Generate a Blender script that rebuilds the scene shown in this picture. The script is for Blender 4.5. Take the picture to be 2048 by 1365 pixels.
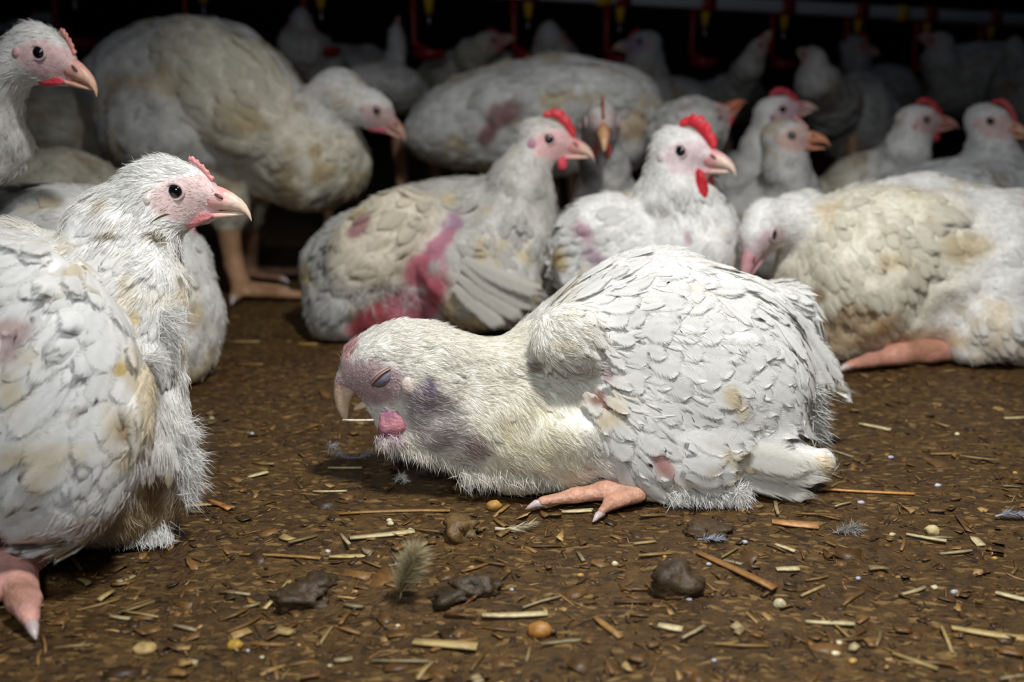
import bpy, math
import numpy as np
from mathutils import Matrix, Vector

# ------------------------------------------------------------------ clear
for o in list(bpy.data.objects): bpy.data.objects.remove(o)
scn = bpy.context.scene
COL = scn.collection

# ------------------------------------------------------------------ camera
CAM_H = 0.277; PITCH = math.radians(13.9); F_PX = 35.0/36.0*2048
cam_d = bpy.data.cameras.new('camera'); cam = bpy.data.objects.new('camera', cam_d); COL.objects.link(cam)
cam_d.lens = 35; cam_d.sensor_width = 36; cam_d.clip_start = 0.02; cam_d.clip_end = 60
cam.location = (0, 0, CAM_H); cam.rotation_euler = (math.pi/2-PITCH, 0, 0)
cam_d.dof.use_dof = True; cam_d.dof.focus_distance = 0.665; cam_d.dof.aperture_fstop = 5.0
scn.camera = cam
# ------------------------------------------------------------------ world, lamps, exposure
wd = bpy.data.worlds.new('barn_air'); scn.world = wd; wd.use_nodes = True
wd.node_tree.nodes['Background'].inputs[0].default_value = (0.62, 0.72, 1.0, 1)
wd.node_tree.nodes['Background'].inputs[1].default_value = 0.026
def spot(name, loc, target, power, size, blend, radius, color):
    l = bpy.data.lights.new(name, 'SPOT'); o = bpy.data.objects.new(name, l); COL.objects.link(o)
    l.energy = power; l.spot_size = math.radians(size); l.spot_blend = blend; l.shadow_soft_size = radius; l.color = color
    o.location = loc
    o.rotation_euler = (Vector(target)-Vector(loc)).to_track_quat('-Z', 'Y').to_euler()
    return o
spot('hand_lamp', (0.20, 0.33, 1.04), (0.16, 0.77, 0.05), 54, 92, 1.0, 0.05, (1.0, 0.985, 0.96))
spot('camera_fill', (-0.12, -0.12, 0.60), (0.02, 0.75, 0.08), 12, 75, 1.0, 0.06, (0.88, 0.94, 1.0))  # added fill light from the camera side to soften shadows
vs = scn.view_settings
vs.view_transform = 'Standard'; vs.look = 'None'; vs.gamma = 1.0; vs.use_curve_mapping = False
vs.exposure = 0.0

# ------------------------------------------------------------------ pixel <-> world helpers
CP = np.array([0, 0, CAM_H]); RT = np.array([1., 0, 0])
UP = np.array([0, math.sin(PITCH), math.cos(PITCH)]); FW = np.array([0, math.cos(PITCH), -math.sin(PITCH)])
def ray(px, py):
    return FW + RT*((px-1024)/F_PX) + UP*((682.5-py)/F_PX)
def W(px, py, Y):
    r = ray(px, py); return CP + r*(Y/r[1])
def G(px, py, z=0.0):
    r = ray(px, py); return CP + r*((z-CAM_H)/r[2])
def mpp(p):                         # metres per pixel at a world point
    return float(np.dot(np.asarray(p)-CP, FW))/F_PX
def idir(deg):                      # a direction seen at this angle from the camera, in the plane facing it
    a = math.radians(deg); return RT*math.cos(a)+UP*math.sin(a)
def nrm(v):
    v = np.asarray(v, float); return v/np.maximum(np.linalg.norm(v, axis=-1, keepdims=True), 1e-9)
def lin(c):                         # sRGB 0-255 -> linear
    c = np.asarray(c, float)/255.0
    return np.where(c <= 0.04045, c/12.92, ((c+0.055)/1.055)**2.4)
def vnoise(P, freq, seed=0):
    Q = np.asarray(P)*freq+seed*17.37; I = np.floor(Q).astype(np.int64); f = Q-I; f = f*f*(3-2*f)
    def h(i):
        n = (i[..., 0]*73856093) ^ (i[..., 1]*19349663) ^ (i[..., 2]*83492791) ^ (seed*2654435 & 0xffffff)
        n = (n*1103515245+12345) & 0x7fffffff; n = (n ^ (n >> 13))*1274126177 & 0x7fffffff
        return (n & 0xffff)/65535.0
    r = 0
    for a in (0, 1):
        for b in (0, 1):
            for c in (0, 1):
                w = (f[..., 0] if a else 1-f[..., 0])*(f[..., 1] if b else 1-f[..., 1])*(f[..., 2] if c else 1-f[..., 2])
                r = r+w*h(I+np.array([a, b, c]))
    return r
def sstep(a, b, x):
    t = np.clip((x-a)/(b-a), 0, 1); return t*t*(3-2*t)

# ------------------------------------------------------------------ mesh helpers
def mesh_np(name, V, quads=None, tris=None, col=None, uv=None, smooth=True):
    me = bpy.data.meshes.new(name)
    V = np.asarray(V, np.float32)
    q = np.zeros((0, 4), np.int32) if quads is None or len(quads) == 0 else np.asarray(quads, np.int32)
    t = np.zeros((0, 3), np.int32) if tris is None or len(tris) == 0 else np.asarray(tris, np.int32)
    me.vertices.add(len(V)); me.vertices.foreach_set('co', V.ravel())
    nl = q.size+t.size
    lv = np.concatenate([q.ravel(), t.ravel()]).astype(np.int32)
    me.loops.add(nl); me.loops.foreach_set('vertex_index', lv)
    ls = np.concatenate([np.arange(len(q))*4, q.size+np.arange(len(t))*3]).astype(np.int32)
    me.polygons.add(len(ls)); me.polygons.foreach_set('loop_start', ls)
    me.update(calc_edges=True); me.validate()
    if smooth: me.polygons.foreach_set('use_smooth', np.ones(len(me.polygons), bool))
    if col is not None:
        a = me.color_attributes.new('Col', 'FLOAT_COLOR', 'POINT')
        c = np.ones((len(V), 4), np.float32); c[:, :3] = np.clip(col, 0, 1); a.data.foreach_set('color', c.ravel())
    if uv is not None:
        u = me.uv_layers.new(name='UVMap')
        if len(me.loops) == nl: u.data.foreach_set('uv', np.asarray(uv, np.float32)[lv].ravel())
    me.update()
    return me
def link(name, me, mat, parent=None, org=None):
    o = bpy.data.objects.new(name, me); COL.objects.link(o)
    if mat is not None and len(me.materials) == 0: me.materials.append(mat)
    if parent is not None: o.parent = parent
    elif org is not None: o.location = org
    return o
def tag(o, label=None, cat=None, group=None, kind=None):
    if label: o['label'] = label
    if cat: o['category'] = cat
    if group: o['group'] = group
    if kind: o['kind'] = kind
    return o

def nets(Fn, lo, hi, h):
    n = np.maximum(np.ceil((hi-lo)/h).astype(int)+1, 4)
    ax = [lo[i]+h*np.arange(n[i]) for i in range(3)]
    Fv = np.empty(n, np.float32)
    step = max(1, int(600000/(n[1]*n[2])))
    for i in range(0, n[0], step):
        g = np.stack(np.meshgrid(ax[0][i:i+step], ax[1], ax[2], indexing='ij'), -1)
        Fv[i:i+step] = Fn(g.reshape(-1, 3)).reshape(g.shape[:3])
    S = Fv < 0
    cnt = np.zeros(n-1, np.int8)
    for a in (0, 1):
        for b in (0, 1):
            for c in (0, 1):
                cnt += S[a:n[0]-1+a, b:n[1]-1+b, c:n[2]-1+c]
    act = (cnt > 0) & (cnt < 8)
    ci = np.argwhere(act); idx = np.full(n-1, -1, np.int64); idx[act] = np.arange(len(ci))
    acc = np.zeros((len(ci), 3)); num = np.zeros(len(ci))
    cor = [(a, b, c) for a in (0, 1) for b in (0, 1) for c in (0, 1)]
    for p in cor:
        for d in range(3):
            if p[d]: continue
            q = list(p); q[d] = 1
            A = ci+np.array(p); B = ci+np.array(q)
            fa = Fv[A[:, 0], A[:, 1], A[:, 2]]; fb = Fv[B[:, 0], B[:, 1], B[:, 2]]
            m = (fa < 0) != (fb < 0)
            t = np.where(m, fa/np.where(m, fa-fb, 1), 0)
            pt = np.array(p)+np.outer(t, np.array(q)-np.array(p))
            acc += pt*m[:, None]; num += m
    V = lo+h*(ci+acc/num[:, None])
    quads = []
    for d in range(3):
        u, v = (d+1) % 3, (d+2) % 3
        sl0 = [slice(None)]*3; sl1 = [slice(None)]*3
        sl0[d] = slice(0, n[d]-1); sl1[d] = slice(1, n[d])
        ch = S[tuple(sl0)] != S[tuple(sl1)]
        E = np.argwhere(ch)
        ok = (E[:, u] > 0) & (E[:, u] < n[u]-1) & (E[:, v] > 0) & (E[:, v] < n[v]-1)
        E = E[ok]; s0 = S[E[:, 0], E[:, 1], E[:, 2]]
        def cell(du, dv):
            C = E.copy(); C[:, u] += du; C[:, v] += dv
            return idx[C[:, 0], C[:, 1], C[:, 2]]
        Q = np.stack([cell(-1, -1), cell(0, -1), cell(0, 0), cell(-1, 0)], 1)
        Q[~s0] = Q[~s0][:, ::-1]
        quads.append(Q)
    Q = np.concatenate(quads); Q = Q[(Q >= 0).all(1)]
    return V, Q

# ------------------------------------------------------------------ materials
def newmat(name):
    m = bpy.data.materials.new(name); m.use_nodes = True
    nt = m.node_tree; return m, nt, nt.nodes['Principled BSDF'], nt.nodes['Material Output']
def N(nt, t, **kw):
    n = nt.nodes.new(t)
    for k, v in kw.items(): setattr(n, k, v)
    return n
def plume_mat(name, barbs=True, transl=0.18, rough=0.72, noise=0.08, freq=230, bstr=0.25):
    m, nt, p, out = newmat(name)
    a = N(nt, 'ShaderNodeAttribute', attribute_name='Col')
    tc = N(nt, 'ShaderNodeNewGeometry')
    nz = N(nt, 'ShaderNodeTexNoise'); nz.inputs['Scale'].default_value = 260; nz.inputs['Detail'].default_value = 3
    nt.links.new(tc.outputs['Position'], nz.inputs['Vector'])
    mr = N(nt, 'ShaderNodeMapRange'); mr.inputs[1].default_value = 0.3; mr.inputs[2].default_value = 0.7
    mr.inputs[3].default_value = 1-noise; mr.inputs[4].default_value = 1.0
    nt.links.new(nz.outputs['Fac'], mr.inputs[0])
    mx = N(nt, 'ShaderNodeVectorMath', operation='SCALE')
    nt.links.new(a.outputs['Color'], mx.inputs[0]); nt.links.new(mr.outputs[0], mx.inputs['Scale'])
    p.inputs['Roughness'].default_value = rough
    p.inputs['Specular IOR Level'].default_value = 0.25
    nt.links.new(mx.outputs[0], p.inputs['Base Color'])
    tr = N(nt, 'ShaderNodeBsdfTranslucent'); nt.links.new(mx.outputs[0], tr.inputs['Color'])
    ms = N(nt, 'ShaderNodeMixShader'); ms.inputs[0].default_value = transl
    nt.links.new(p.outputs[0], ms.inputs[1]); nt.links.new(tr.outputs[0], ms.inputs[2]); nt.links.new(ms.outputs[0], out.inputs[0])
    if barbs:
        uv0 = N(nt, 'ShaderNodeUVMap'); s0 = N(nt, 'ShaderNodeSeparateXYZ'); nt.links.new(uv0.outputs[0], s0.inputs[0])
        def mt(op, a, b=None, c=None):
            n = N(nt, 'ShaderNodeMath', operation=op)
            for i, q in enumerate((a, b, c)):
                if q is None: continue
                if isinstance(q, (int, float)): n.inputs[i].default_value = q
                else: nt.links.new(q, n.inputs[i])
            return n.outputs[0]
        fu = mt('FRACT', s0.outputs[0]); av = mt('ABSOLUTE', s0.outputs[1]); fl = mt('FLOOR', s0.outputs[0])
        barb = mt('MULTIPLY_ADD', av, -0.30, fu)
        cb = N(nt, 'ShaderNodeCombineXYZ'); nt.links.new(mt('MULTIPLY', barb, 34.0), cb.inputs[0]); nt.links.new(mt('MULTIPLY', s0.outputs[1], 0.9), cb.inputs[1]); nt.links.new(mt('MULTIPLY', fl, 7.3), cb.inputs[2])
        bn = N(nt, 'ShaderNodeTexNoise'); bn.inputs['Scale'].default_value = 1.0; bn.inputs['Detail'].default_value = 3; nt.links.new(cb.outputs[0], bn.inputs['Vector'])
        sm = N(nt, 'ShaderNodeMapRange'); sm.inputs[1].default_value = 0.32; sm.inputs[2].default_value = 0.6; sm.inputs[3].default_value = 0.92; nt.links.new(bn.outputs['Fac'], sm.inputs[0])
        mx3 = N(nt, 'ShaderNodeVectorMath', operation='SCALE'); nt.links.new(mx.outputs[0], mx3.inputs[0]); nt.links.new(sm.outputs[0], mx3.inputs['Scale']); nt.links.new(mx3.outputs[0], p.inputs['Base Color'])
        tipe = mt('MULTIPLY_ADD', fu, 2.2, -1.2); edge = mt('MAXIMUM', mt('MULTIPLY', av, 0.98), tipe)
        ee = mt('MULTIPLY_ADD', bn.outputs['Fac'], 0.85, edge)
        am = N(nt, 'ShaderNodeMapRange'); am.interpolation_type = 'SMOOTHSTEP'; am.inputs[1].default_value = 1.05; am.inputs[2].default_value = 1.42; am.inputs[4].default_value = 0.97; nt.links.new(ee, am.inputs[0])
        tb = N(nt, 'ShaderNodeBsdfTransparent'); ms2 = N(nt, 'ShaderNodeMixShader'); nt.links.new(am.outputs[0], ms2.inputs[0]); nt.links.new(ms.outputs[0], ms2.inputs[1]); nt.links.new(tb.outputs[0], ms2.inputs[2]); nt.links.new(ms2.outputs[0], out.inputs[0])
        uv = N(nt, 'ShaderNodeUVMap'); sp = N(nt, 'ShaderNodeSeparateXYZ'); nt.links.new(uv.outputs[0], sp.inputs[0])
        ab = N(nt, 'ShaderNodeMath', operation='ABSOLUTE'); nt.links.new(sp.outputs[1], ab.inputs[0])
        ma = N(nt, 'ShaderNodeMath', operation='MULTIPLY_ADD'); nt.links.new(ab.outputs[0], ma.inputs[0]); ma.inputs[1].default_value = -0.35
        nt.links.new(sp.outputs[0], ma.inputs[2])
        nz2 = N(nt, 'ShaderNodeMath', operation='MULTIPLY'); nt.links.new(ma.outputs[0], nz2.inputs[0]); nz2.inputs[1].default_value = freq
        sn = N(nt, 'ShaderNodeMath', operation='SINE'); nt.links.new(nz2.outputs[0], sn.inputs[0])
        bp = N(nt, 'ShaderNodeBump'); bp.inputs['Strength'].default_value = bstr; bp.inputs['Distance'].default_value = 0.0008
        nt.links.new(sn.outputs[0], bp.inputs['Height']); nt.links.new(bp.outputs[0], p.inputs['Normal'])
    return m
M_PLUME = plume_mat('feather_vane'); M_QUILL = plume_mat('flight_vane', freq=420, bstr=0.2); M_FLUFF = plume_mat('down_fluff', barbs=False, transl=0.25, noise=0.04)
def skin_mat(name, rough=0.5, bump=0.4, scale=420, sss=0.12):
    m, nt, p, out = newmat(name)
    a = N(nt, 'ShaderNodeAttribute', attribute_name='Col'); g = N(nt, 'ShaderNodeNewGeometry')
    nz = N(nt, 'ShaderNodeTexNoise'); nz.inputs['Scale'].default_value = scale*0.5; nz.inputs['Detail'].default_value = 4
    vo = N(nt, 'ShaderNodeTexVoronoi'); vo.inputs['Scale'].default_value = scale
    for x in (nz, vo): nt.links.new(g.outputs['Position'], x.inputs['Vector'])
    mr = N(nt, 'ShaderNodeMapRange'); mr.inputs[1].default_value = 0.3; mr.inputs[2].default_value = 0.7
    mr.inputs[3].default_value = 0.78; mr.inputs[4].default_value = 1.08
    nt.links.new(nz.outputs['Fac'], mr.inputs[0])
    mx = N(nt, 'ShaderNodeVectorMath', operation='SCALE')
    nt.links.new(a.outputs['Color'], mx.inputs[0]); nt.links.new(mr.outputs[0], mx.inputs['Scale'])
    nt.links.new(mx.outputs[0], p.inputs['Base Color'])
    p.inputs['Roughness'].default_value = rough; p.inputs['Specular IOR Level'].default_value = 0.4
    p.inputs['Subsurface Weight'].default_value = sss; p.inputs['Subsurface Radius'].default_value = (0.004, 0.002, 0.001)
    p.inputs['Subsurface Scale'].default_value = 1.0
    ad = N(nt, 'ShaderNodeMath', operation='ADD'); nt.links.new(nz.outputs['Fac'], ad.inputs[0]); nt.links.new(vo.outputs['Distance'], ad.inputs[1])
    bp = N(nt, 'ShaderNodeBump'); bp.inputs['Strength'].default_value = bump; bp.inputs['Distance'].default_value = 0.0012
    nt.links.new(ad.outputs[0], bp.inputs['Height']); nt.links.new(bp.outputs[0], p.inputs['Normal'])
    return m
M_SKIN = skin_mat('bare_skin', bump=0.16); M_COMB = skin_mat('comb_flesh', 0.45, 0.3, 600, 0.1)
M_BEAK = skin_mat('beak_horn', 0.38, 0.15, 300, 0.15); M_LEG = skin_mat('scaly_leg', 0.5, 0.4, 380, 0.08)
def plain(name, c, rough=0.5, metal=0.0, noise=0.0, scale=60, bump=0.0, spec=0.5):
    m, nt, p, out = newmat(name); c = lin(c)
    p.inputs['Roughness'].default_value = rough; p.inputs['Metallic'].default_value = metal; p.inputs['Specular IOR Level'].default_value = spec
    if noise:
        g = N(nt, 'ShaderNodeNewGeometry'); nz = N(nt, 'ShaderNodeTexNoise'); nz.inputs['Scale'].default_value = scale; nz.inputs['Detail'].default_value = 5
        nt.links.new(g.outputs['Position'], nz.inputs['Vector'])
        cr = N(nt, 'ShaderNodeValToRGB'); cr.color_ramp.elements[0].position = 0.3; cr.color_ramp.elements[1].position = 0.7
        cr.color_ramp.elements[0].color = (*(c*(1-noise)), 1); cr.color_ramp.elements[1].color = (*np.minimum(c*(1+noise), 1), 1)
        nt.links.new(nz.outputs['Fac'], cr.inputs[0]); nt.links.new(cr.outputs[0], p.inputs['Base Color'])
        if bump:
            bp = N(nt, 'ShaderNodeBump'); bp.inputs['Strength'].default_value = bump; bp.inputs['Distance'].default_value = 0.002
            nt.links.new(nz.outputs['Fac'], bp.inputs['Height']); nt.links.new(bp.outputs[0], p.inputs['Normal'])
    else: p.inputs['Base Color'].default_value = (*c, 1)
    return m
M_EYE = plain('eye_gloss', (14, 13, 16), 0.06, spec=0.8)
M_CLAW = plain('claw_horn', (196, 178, 176), 0.35, noise=0.12, scale=300)
def attr_mat(name, rough=0.6, noise=0.3, scale=300, bump=0.3):
    m, nt, p, out = newmat(name)
    a = N(nt, 'ShaderNodeAttribute', attribute_name='Col'); g = N(nt, 'ShaderNodeNewGeometry')
    nz = N(nt, 'ShaderNodeTexNoise'); nz.inputs['Scale'].default_value = scale; nz.inputs['Detail'].default_value = 4
    nt.links.new(g.outputs['Position'], nz.inputs['Vector'])
    mr = N(nt, 'ShaderNodeMapRange'); mr.inputs[1].default_value = 0.3; mr.inputs[2].default_value = 0.7; mr.inputs[3].default_value = 1-noise; mr.inputs[4].default_value = 1+noise*0.5
    nt.links.new(nz.outputs['Fac'], mr.inputs[0])
    mx = N(nt, 'ShaderNodeVectorMath', operation='SCALE'); nt.links.new(a.outputs['Color'], mx.inputs[0]); nt.links.new(mr.outputs[0], mx.inputs['Scale'])
    nt.links.new(mx.outputs[0], p.inputs['Base Color']); p.inputs['Roughness'].default_value = rough
    bp = N(nt, 'ShaderNodeBump'); bp.inputs['Strength'].default_value = bump; bp.inputs['Distance'].default_value = 0.001
    nt.links.new(nz.outputs['Fac'], bp.inputs['Height']); nt.links.new(bp.outputs[0], p.inputs['Normal'])
    return m
M_STRAW = attr_mat('dry_straw', 0.5); M_CLUMP = attr_mat('wet_clump', 0.58, 0.5, 260, 1.0)

# ------------------------------------------------------------------ structure: floor and back wall
def floor_h(x, y):
    P = np.stack([np.asarray(x, float), np.asarray(y, float), np.zeros_like(np.asarray(x, float))], -1)
    return (vnoise(P, 9, 3)-0.5)*0.006+(vnoise(P, 34, 4)-0.5)*0.004+(vnoise(P, 110, 5)-0.5)*0.0028+(vnoise(P, 260, 6)-0.5)*0.0014-0.002
def make_floor():
    nx, ny = 400, 360
    u = np.linspace(-1, 1, nx); xs = 0.9*np.sinh(u*2.3)/np.sinh(2.3)*4.4
    v = np.linspace(0, 1, ny); ys = -0.9+1.25*sstep(0, 1, np.clip(v/0.06, 0, 1))*1.0
    vv = np.clip((v-0.06)/0.94, 0, 1); ys = ys+0.02+(np.exp(vv*3.1)-1)/(np.exp(3.1)-1)*6.0
    X, Y = np.meshgrid(xs, ys, indexing='ij'); Z = floor_h(X, Y)
    V = np.stack([X, Y, Z], -1).reshape(-1, 3)
    I = np.arange(nx*ny).reshape(nx, ny)
    Q = np.stack([I[:-1, :-1], I[1:, :-1], I[1:, 1:], I[:-1, 1:]], -1).reshape(-1, 4)
    m, nt, p, out = newmat('trodden_litter')
    g = N(nt, 'ShaderNodeNewGeometry')
    def noise(sc, det=6, rough=0.6, dist=0):
        n = N(nt, 'ShaderNodeTexNoise'); n.inputs['Scale'].default_value = sc; n.inputs['Detail'].default_value = det
        n.inputs['Roughness'].default_value = rough; n.inputs['Distortion'].default_value = dist
        nt.links.new(g.outputs['Position'], n.inputs['Vector']); return n
    n1 = noise(16, 8, 0.7); n2 = noise(120, 6, 0.65, 1.0); n3 = noise(420, 3)
    cr = N(nt, 'ShaderNodeValToRGB'); e = cr.color_ramp.elements
    e[0].position = 0.3; e[0].color = (*lin((44, 31, 14)), 1); e[1].position = 0.72; e[1].color = (*lin((110, 81, 40)), 1)
    x = e.new(0.5); x.color = (*lin((76, 54, 24)), 1)
    ad = N(nt, 'ShaderNodeMath', operation='MULTIPLY_ADD'); nt.links.new(n2.outputs['Fac'], ad.inputs[0]); ad.inputs[1].default_value = 0.6
    m1 = N(nt, 'ShaderNodeMath', operation='MULTIPLY'); nt.links.new(n1.outputs['Fac'], m1.inputs[0]); m1.inputs[1].default_value = 0.42
    nt.links.new(m1.outputs[0], ad.inputs[2]); nt.links.new(ad.outputs[0], cr.inputs[0])
    vo = N(nt, 'ShaderNodeTexVoronoi'); vo.inputs['Scale'].default_value = 400; vo.inputs['Randomness'].default_value = 1
    mp = N(nt, 'ShaderNodeMapping'); mp.inputs['Scale'].default_value = (0.45, 1.0, 1.0); nt.links.new(g.outputs['Position'], mp.inputs[0]); nt.links.new(mp.outputs[0], vo.inputs['Vector'])
    sp = N(nt, 'ShaderNodeSeparateColor'); nt.links.new(vo.outputs['Color'], sp.inputs[0])
    gt = N(nt, 'ShaderNodeMapRange'); gt.inputs[1].default_value = 0.80; gt.inputs[2].default_value = 0.98; nt.links.new(sp.outputs[0], gt.inputs[0])
    mx = N(nt, 'ShaderNodeMix', data_type='RGBA'); nt.links.new(gt.outputs[0], mx.inputs[0]); nt.links.new(cr.outputs[0], mx.inputs[6]); mx.inputs[7].default_value = (*lin((132, 104, 60)), 1)
    gt2 = N(nt, 'ShaderNodeMapRange'); gt2.inputs[1].default_value = 0.78; gt2.inputs[2].default_value = 0.95; gt2.inputs[4].default_value = 0.8; nt.links.new(sp.outputs[1], gt2.inputs[0])
    mx2 = N(nt, 'ShaderNodeMix', data_type='RGBA'); nt.links.new(gt2.outputs[0], mx2.inputs[0]); nt.links.new(mx.outputs[2], mx2.inputs[6]); mx2.inputs[7].default_value = (*lin((40, 26, 12)), 1)
    nt.links.new(mx2.outputs[2], p.inputs['Base Color'])
    rr = N(nt, 'ShaderNodeMapRange'); rr.inputs[1].default_value = 0.35; rr.inputs[2].default_value = 0.65; rr.inputs[3].default_value = 0.34; rr.inputs[4].default_value = 0.8
    nt.links.new(n2.outputs['Fac'], rr.inputs[0]); nt.links.new(rr.outputs[0], p.inputs['Roughness']); p.inputs['Specular IOR Level'].default_value = 0.35
    hs = N(nt, 'ShaderNodeMath', operation='ADD'); nt.links.new(n2.outputs['Fac'], hs.inputs[0]); nt.links.new(n3.outputs['Fac'], hs.inputs[1])
    hs2 = N(nt, 'ShaderNodeMath', operation='ADD'); nt.links.new(hs.outputs[0], hs2.inputs[0]); nt.links.new(sp.outputs[2], hs2.inputs[1])
    bp = N(nt, 'ShaderNodeBump'); bp.inputs['Strength'].default_value = 0.7; bp.inputs['Distance'].default_value = 0.003
    nt.links.new(hs2.outputs[0], bp.inputs['Height']); nt.links.new(bp.outputs[0], p.inputs['Normal'])
    o = link('floor', mesh_np('floor', V, Q), m); o['kind'] = 'structure'; o['label'] = 'trodden brown straw and manure litter floor'
make_floor()
M_WALL = plain('dark_barn_wall', (60, 48, 40), 0.8, noise=0.3, scale=3, bump=0.2)
def box_arrays(lo, hi):
    lo = np.array(lo, float); hi = np.array(hi, float)
    V = np.array([[(lo, hi)[(i >> k) & 1][k] for k in range(3)] for i in range(8)])
    Q = [(0, 2, 3, 1), (4, 5, 7, 6), (0, 1, 5, 4), (2, 6, 7, 3), (0, 4, 6, 2), (1, 3, 7, 5)]
    return V, np.array(Q)
def struct_box(name, lo, hi, mat, label):
    V, Q = box_arrays(lo, hi); o = link(name, mesh_np(name, V, Q, smooth=False), mat); o['kind'] = 'structure'; o['label'] = label
struct_box('wall_back', (-3.95, 6.1, -0.01), (3.95, 6.25, 2.6), M_WALL, 'dark barn wall far behind the flock')
struct_box('wall_left', (-3.95, -0.85, -0.01), (-3.8, 6.1, 2.6), M_WALL, 'dark barn side wall far to the left')
struct_box('wall_right', (3.8, -0.85, -0.01), (3.95, 6.1, 2.6), M_WALL, 'dark barn side wall far to the right')

# ------------------------------------------------------------------ lofts, tubes
def loft(rings, close=True):
    R = len(rings); n = len(rings[0]); V = np.concatenate(rings); Q = []
    for i in range(R-1):
        for j in range(n):
            a = i*n+j; b = i*n+(j+1) % n; Q.append((a, b, b+n, a+n))
    T = []
    if close:
        for i, rev in ((0, True), (R-1, False)):
            c = len(V); V = np.vstack([V, rings[i].mean(0)])
            for j in range(n):
                a = i*n+j; b = i*n+(j+1) % n
                T.append((c, b, a) if rev else (c, a, b))
    return V, np.array(Q), np.array(T)
def tube_arrays(pts, rad, n=8, flat=1.0):
    pts = np.asarray(pts, float); rings = []
    T = nrm(np.gradient(pts, axis=0)); ref = np.array([0, 0, 1.0])
    if abs(T[0] @ ref) > 0.9: ref = np.array([0, 1.0, 0])
    for p, t, r in zip(pts, T, rad):
        a = nrm(np.cross(t, ref)); b = np.cross(a, t)
        th = np.linspace(0, 2*math.pi, n, endpoint=False)
        rings.append(p+np.outer(np.cos(th), a)*r+np.outer(np.sin(th), b)*r*flat)
    return loft(rings)
def ellip_arrays(c, R, r, nu=12, nv=16):
    th = np.linspace(0, math.pi, nu+2)[1:-1]; ph = np.linspace(0, 2*math.pi, nv, endpoint=False)
    rings = [np.stack([np.full(nv, -math.cos(t)), math.sin(t)*np.cos(ph), math.sin(t)*np.sin(ph)], 1) for t in th]
    V, Q, T = loft(rings)
    V[-2] = (-1, 0, 0); V[-1] = (1, 0, 0)
    return c+(V*np.asarray(r)) @ R.T, Q, T

# ------------------------------------------------------------------ feathers
def wprof(u):
    a = 0.28+0.72*sstep(0, 0.5, u); b = np.sqrt(np.clip(1-(np.clip(u-0.55, 0, 1)/0.45)**2.3, 0.02, 1)); return a*b
def wprof_long(u):
    a = 0.45+0.55*sstep(0, 0.35, u); b = np.sqrt(np.clip(1-(np.clip(u-0.75, 0, 1)/0.25)**2.2, 0.02, 1)); return a*b
def feathers(base, T, Nn, L, Wd, col, nu=5, nv=4, lift=0.05, curl=0.10, camber=0.25, rag=0.1, rng=None, prof=wprof, tipcol=None, off=0.0):
    n = len(base); B = np.cross(Nn, T)
    u = np.linspace(0, 1, nu+1); v = np.linspace(-1, 1, nv+1)
    Ug, Vg = np.meshgrid(u, v, indexing='ij'); Ug = Ug.ravel(); Vg = Vg.ravel(); k = len(Ug)
    w = prof(Ug)
    lift = np.broadcast_to(lift, (n,)); side = rng.normal(0, 0.06, n)
    U = np.broadcast_to(Ug, (n, k)).copy()
    U += rng.normal(0, rag, (n, k))*0.5*(Ug > 0.65)-0.06*(Vg**2)*(Ug)
    x = (U-0.08)*L[:, None]
    z = L[:, None]*(lift[:, None]*Ug-curl*Ug**2)-camber*Wd[:, None]*(Vg**2)*w+off
    y = Wd[:, None]*w*Vg*(1+rng.normal(0, rag*0.6, (n, k)))+side[:, None]*L[:, None]*Ug**2
    P = base[:, None]+T[:, None]*x[..., None]+B[:, None]*y[..., None]+Nn[:, None]*z[..., None]
    I = np.arange(k).reshape(nu+1, nv+1)
    q = np.stack([I[:-1, :-1], I[1:, :-1], I[1:, 1:], I[:-1, 1:]], -1).reshape(-1, 4)
    Q = (q[None]+(np.arange(n)*k)[:, None, None]).reshape(-1, 4)
    C = np.repeat(col[:, None], k, 1)
    shaft = 1-0.10*np.exp(-(Vg/0.15)**2); C = C*shaft[None, :, None]
    if tipcol is not None:
        tw = sstep(0.55, 1.0, Ug)[None, :, None]; C = C*(1-tw)+tipcol[:, None]*tw
    uv = np.tile(np.stack([Ug*0.98+0.005, Vg], 1), (n, 1))+np.repeat(rng.integers(0, 40, n), k)[:, None]*np.array([1, 0])
    return P.reshape(-1, 3), Q, C.reshape(-1, 3), uv
def hairs(base, D, Nn, L, wd, col, rng, droop=0.25):
    n = len(base); S = nrm(np.cross(D, nrm(rng.normal(size=(n, 3))))); L = L[:, None]; wd = np.broadcast_to(wd, (n,))[:, None]
    mid = base+D*L*0.55; tip = base+D*L-Nn*L*droop*0.6
    P = np.stack([base-S*wd, base+S*wd, mid+S*wd*0.75, mid-S*wd*0.75, tip], 1)
    o = (np.arange(n)*5)[:, None]
    C = np.repeat(col[:, None], 5, 1)
    return P.reshape(-1, 3), o+np.array([[0, 1, 2, 3]]), o+np.array([[3, 2, 4]]), C.reshape(-1, 3)

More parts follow.
